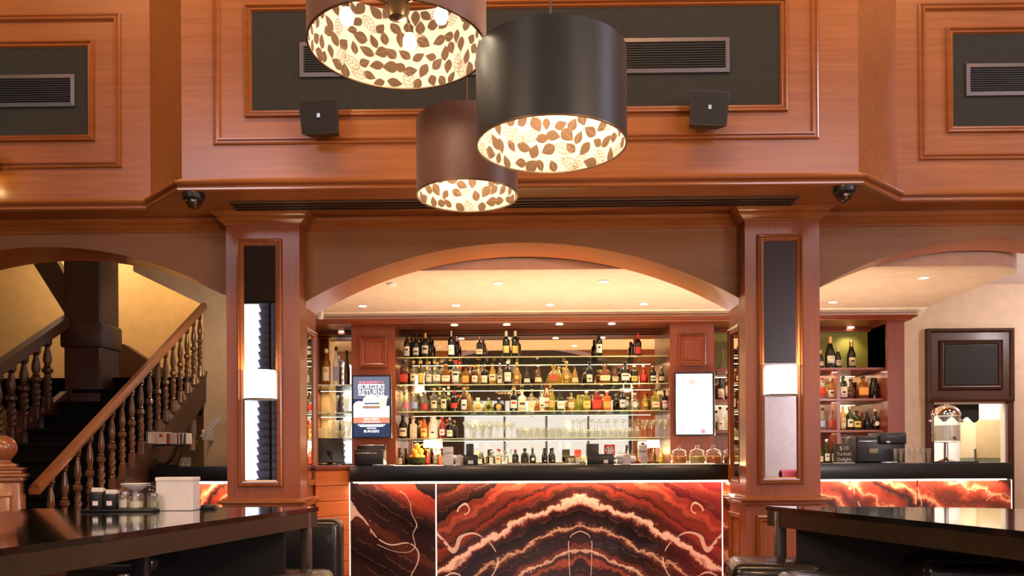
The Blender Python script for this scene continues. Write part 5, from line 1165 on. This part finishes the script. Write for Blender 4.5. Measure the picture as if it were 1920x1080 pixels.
# ================================================================== THINGS ON THE LEFT TABLE
Y = 4.0
x0, x1 = X(300, Y), X(367, Y); h = Z(333, 895, Y)-TZ
e = thing('napkin_box', 'tall plain white napkin box on the left table', 'box', ((x0+x1)/2, Y, TZ+.0005), .04)
w_ = (x1-x0)/2
MB().bev(-w_, w_, -.05, .05, 0, h, .003, 1, smooth=False).obj('carton', WHT, e)
MB().bev(-w_-.003, w_+.003, -.053, .053, h-.018, h+.001, .003, 1, smooth=False).obj('lid', WHT, e)
e = thing('condiment_tray', 'long black condiment tray with jars on the left table', 'tray', (X(232, 3.95), 3.95, TZ+.0005))
tw = (X(300, 3.95)-X(165, 3.95))/2
MB().bev(-tw, tw, -.07, .09, 0, .012, .004).obj('tray', BLK, e)
cad = []
for px, nm in ((188, 'larger'), (214, 'smaller')):
    c = thing('sachet_holder', 'black sachet holder with white tag, the %s of the two on the tray' % nm, 'holder', (X(px, 3.95), 3.94, TZ+.013), group='black sachet holders')
    hh = .085 if nm == 'larger' else .075
    MB().bev(-.034, .034, -.04, .04, 0, hh, .006).obj('holder_body', BLK, c); MB().box(-.012, .014, -.0425, -.040, .018, .04).obj('tag', WHT, c)
    for k in range(3): MB().bev(-.028, .028, -.02+k*.016, -.014+k*.016, .03, hh+.02-k*.004, .001, 1).obj('sachet', [WHT, lab('c'), STEEL][k], c)
for i, (px, w2, h2) in enumerate(((236, .05, .085), (259, .072, .075), (291, .06, .075))):
    c = thing('condiment_jar', ['slim glass condiment shaker with silver top on the tray', 'squat glass sugar jar with pale contents, middle of the tray', 'glass condiment jar at the tray end beside the white napkin box'][i], 'jar', (X(px, 3.93), 3.91, TZ+.013), group='glass condiment jars on the tray')
    r = w2/2
    MB().lathe([(0, 0), (r*.95, 0), (r, .01), (r, h2*.8), (r*.8, h2*.88), (r*.74, h2*.86), (r*.93, h2*.78), (r*.93, .008), (0, .006)], 16).obj('jar_body', CLR, c)
    MB().lathe([(0, .008), (r*.9, .009), (r*.9, h2*.5), (0, h2*.54)], 16).obj('contents', [lab('w'), pm('sugar', (.85, .78, .68), .8), pm('olive_dip', (.25, .27, .12), .6)][i], c)
    MB().lathe([(r*.86, h2*.86), (r*.86, h2*1.0), (r*.5, h2*1.05), (0, h2*1.06)], 16).obj('lid', STEEL, c)
c = thing('stacked_bowl', 'wide white bowl on a short stand behind the condiment jars', 'bowl', (X(266, 4.1), 4.03, TZ+.0005))
MB().lathe([(.03, 0), (.03, .01), (.012, .02), (.012, .09), (.03, .10), (.068, .125), (.072, .135), (.066, .132), (0, .108)], 24).obj('bowl_body', WHT, c)
e = thing('saucer_stack', 'stack of small silver dishes beside the white napkin box', 'dishes', (X(294, 4.12), 4.13, TZ+.0005))
for k in range(6): MB().lathe([(.02, 0), (.045, .012), (.047, .016), (.02, .004), (0, .004)], 18, M=T(0, 0, k*.021)).obj('dish', STEEL, e)
e = MB().bev(-.035, .035, -.03, .03, 0, .022, .005).obj('phone_box', BLK, None, (X(395, 4.1), 4.08, TZ+.0005)); e.name = 'coaster_box'; tag(e, 'small flat black box near the far right corner of the left table', 'box')
# ceiling of the stair hall
light('POINT', 'stair_lamp', (-5.9, 10.4, 4.2), 42, (1, .72, .42), .15)
light('POINT', 'stair_lamp', (-4.4, 10.5, 4.3), 30, (1, .66, .32), .15)
light('POINT', 'stair_lamp', (-3.0, 8.3, 2.9), 11, (1, .84, .72), .12)
light('POINT', 'service_lamp', (6.6, 8.4, 2.9), 45, (1, .86, .84), .15)

ul = thing('wall_uplight', 'small brass uplight on the wooden ledge beside the left-edge speaker', 'lamp', (-4.36, 6.28, 3.369))
MB().lathe([(.03, 0), (.03, .012), (.012, .02), (.012, .03), (.045, .06), (.05, .09), (.045, .09), (.02, .045), (0, .04)], 16).obj('cup', BRASS, ul)
light('POINT', 'uplight_lamp', (0, -.02, .13), 3.5, (1, .74, .30), .07, parent=ul)
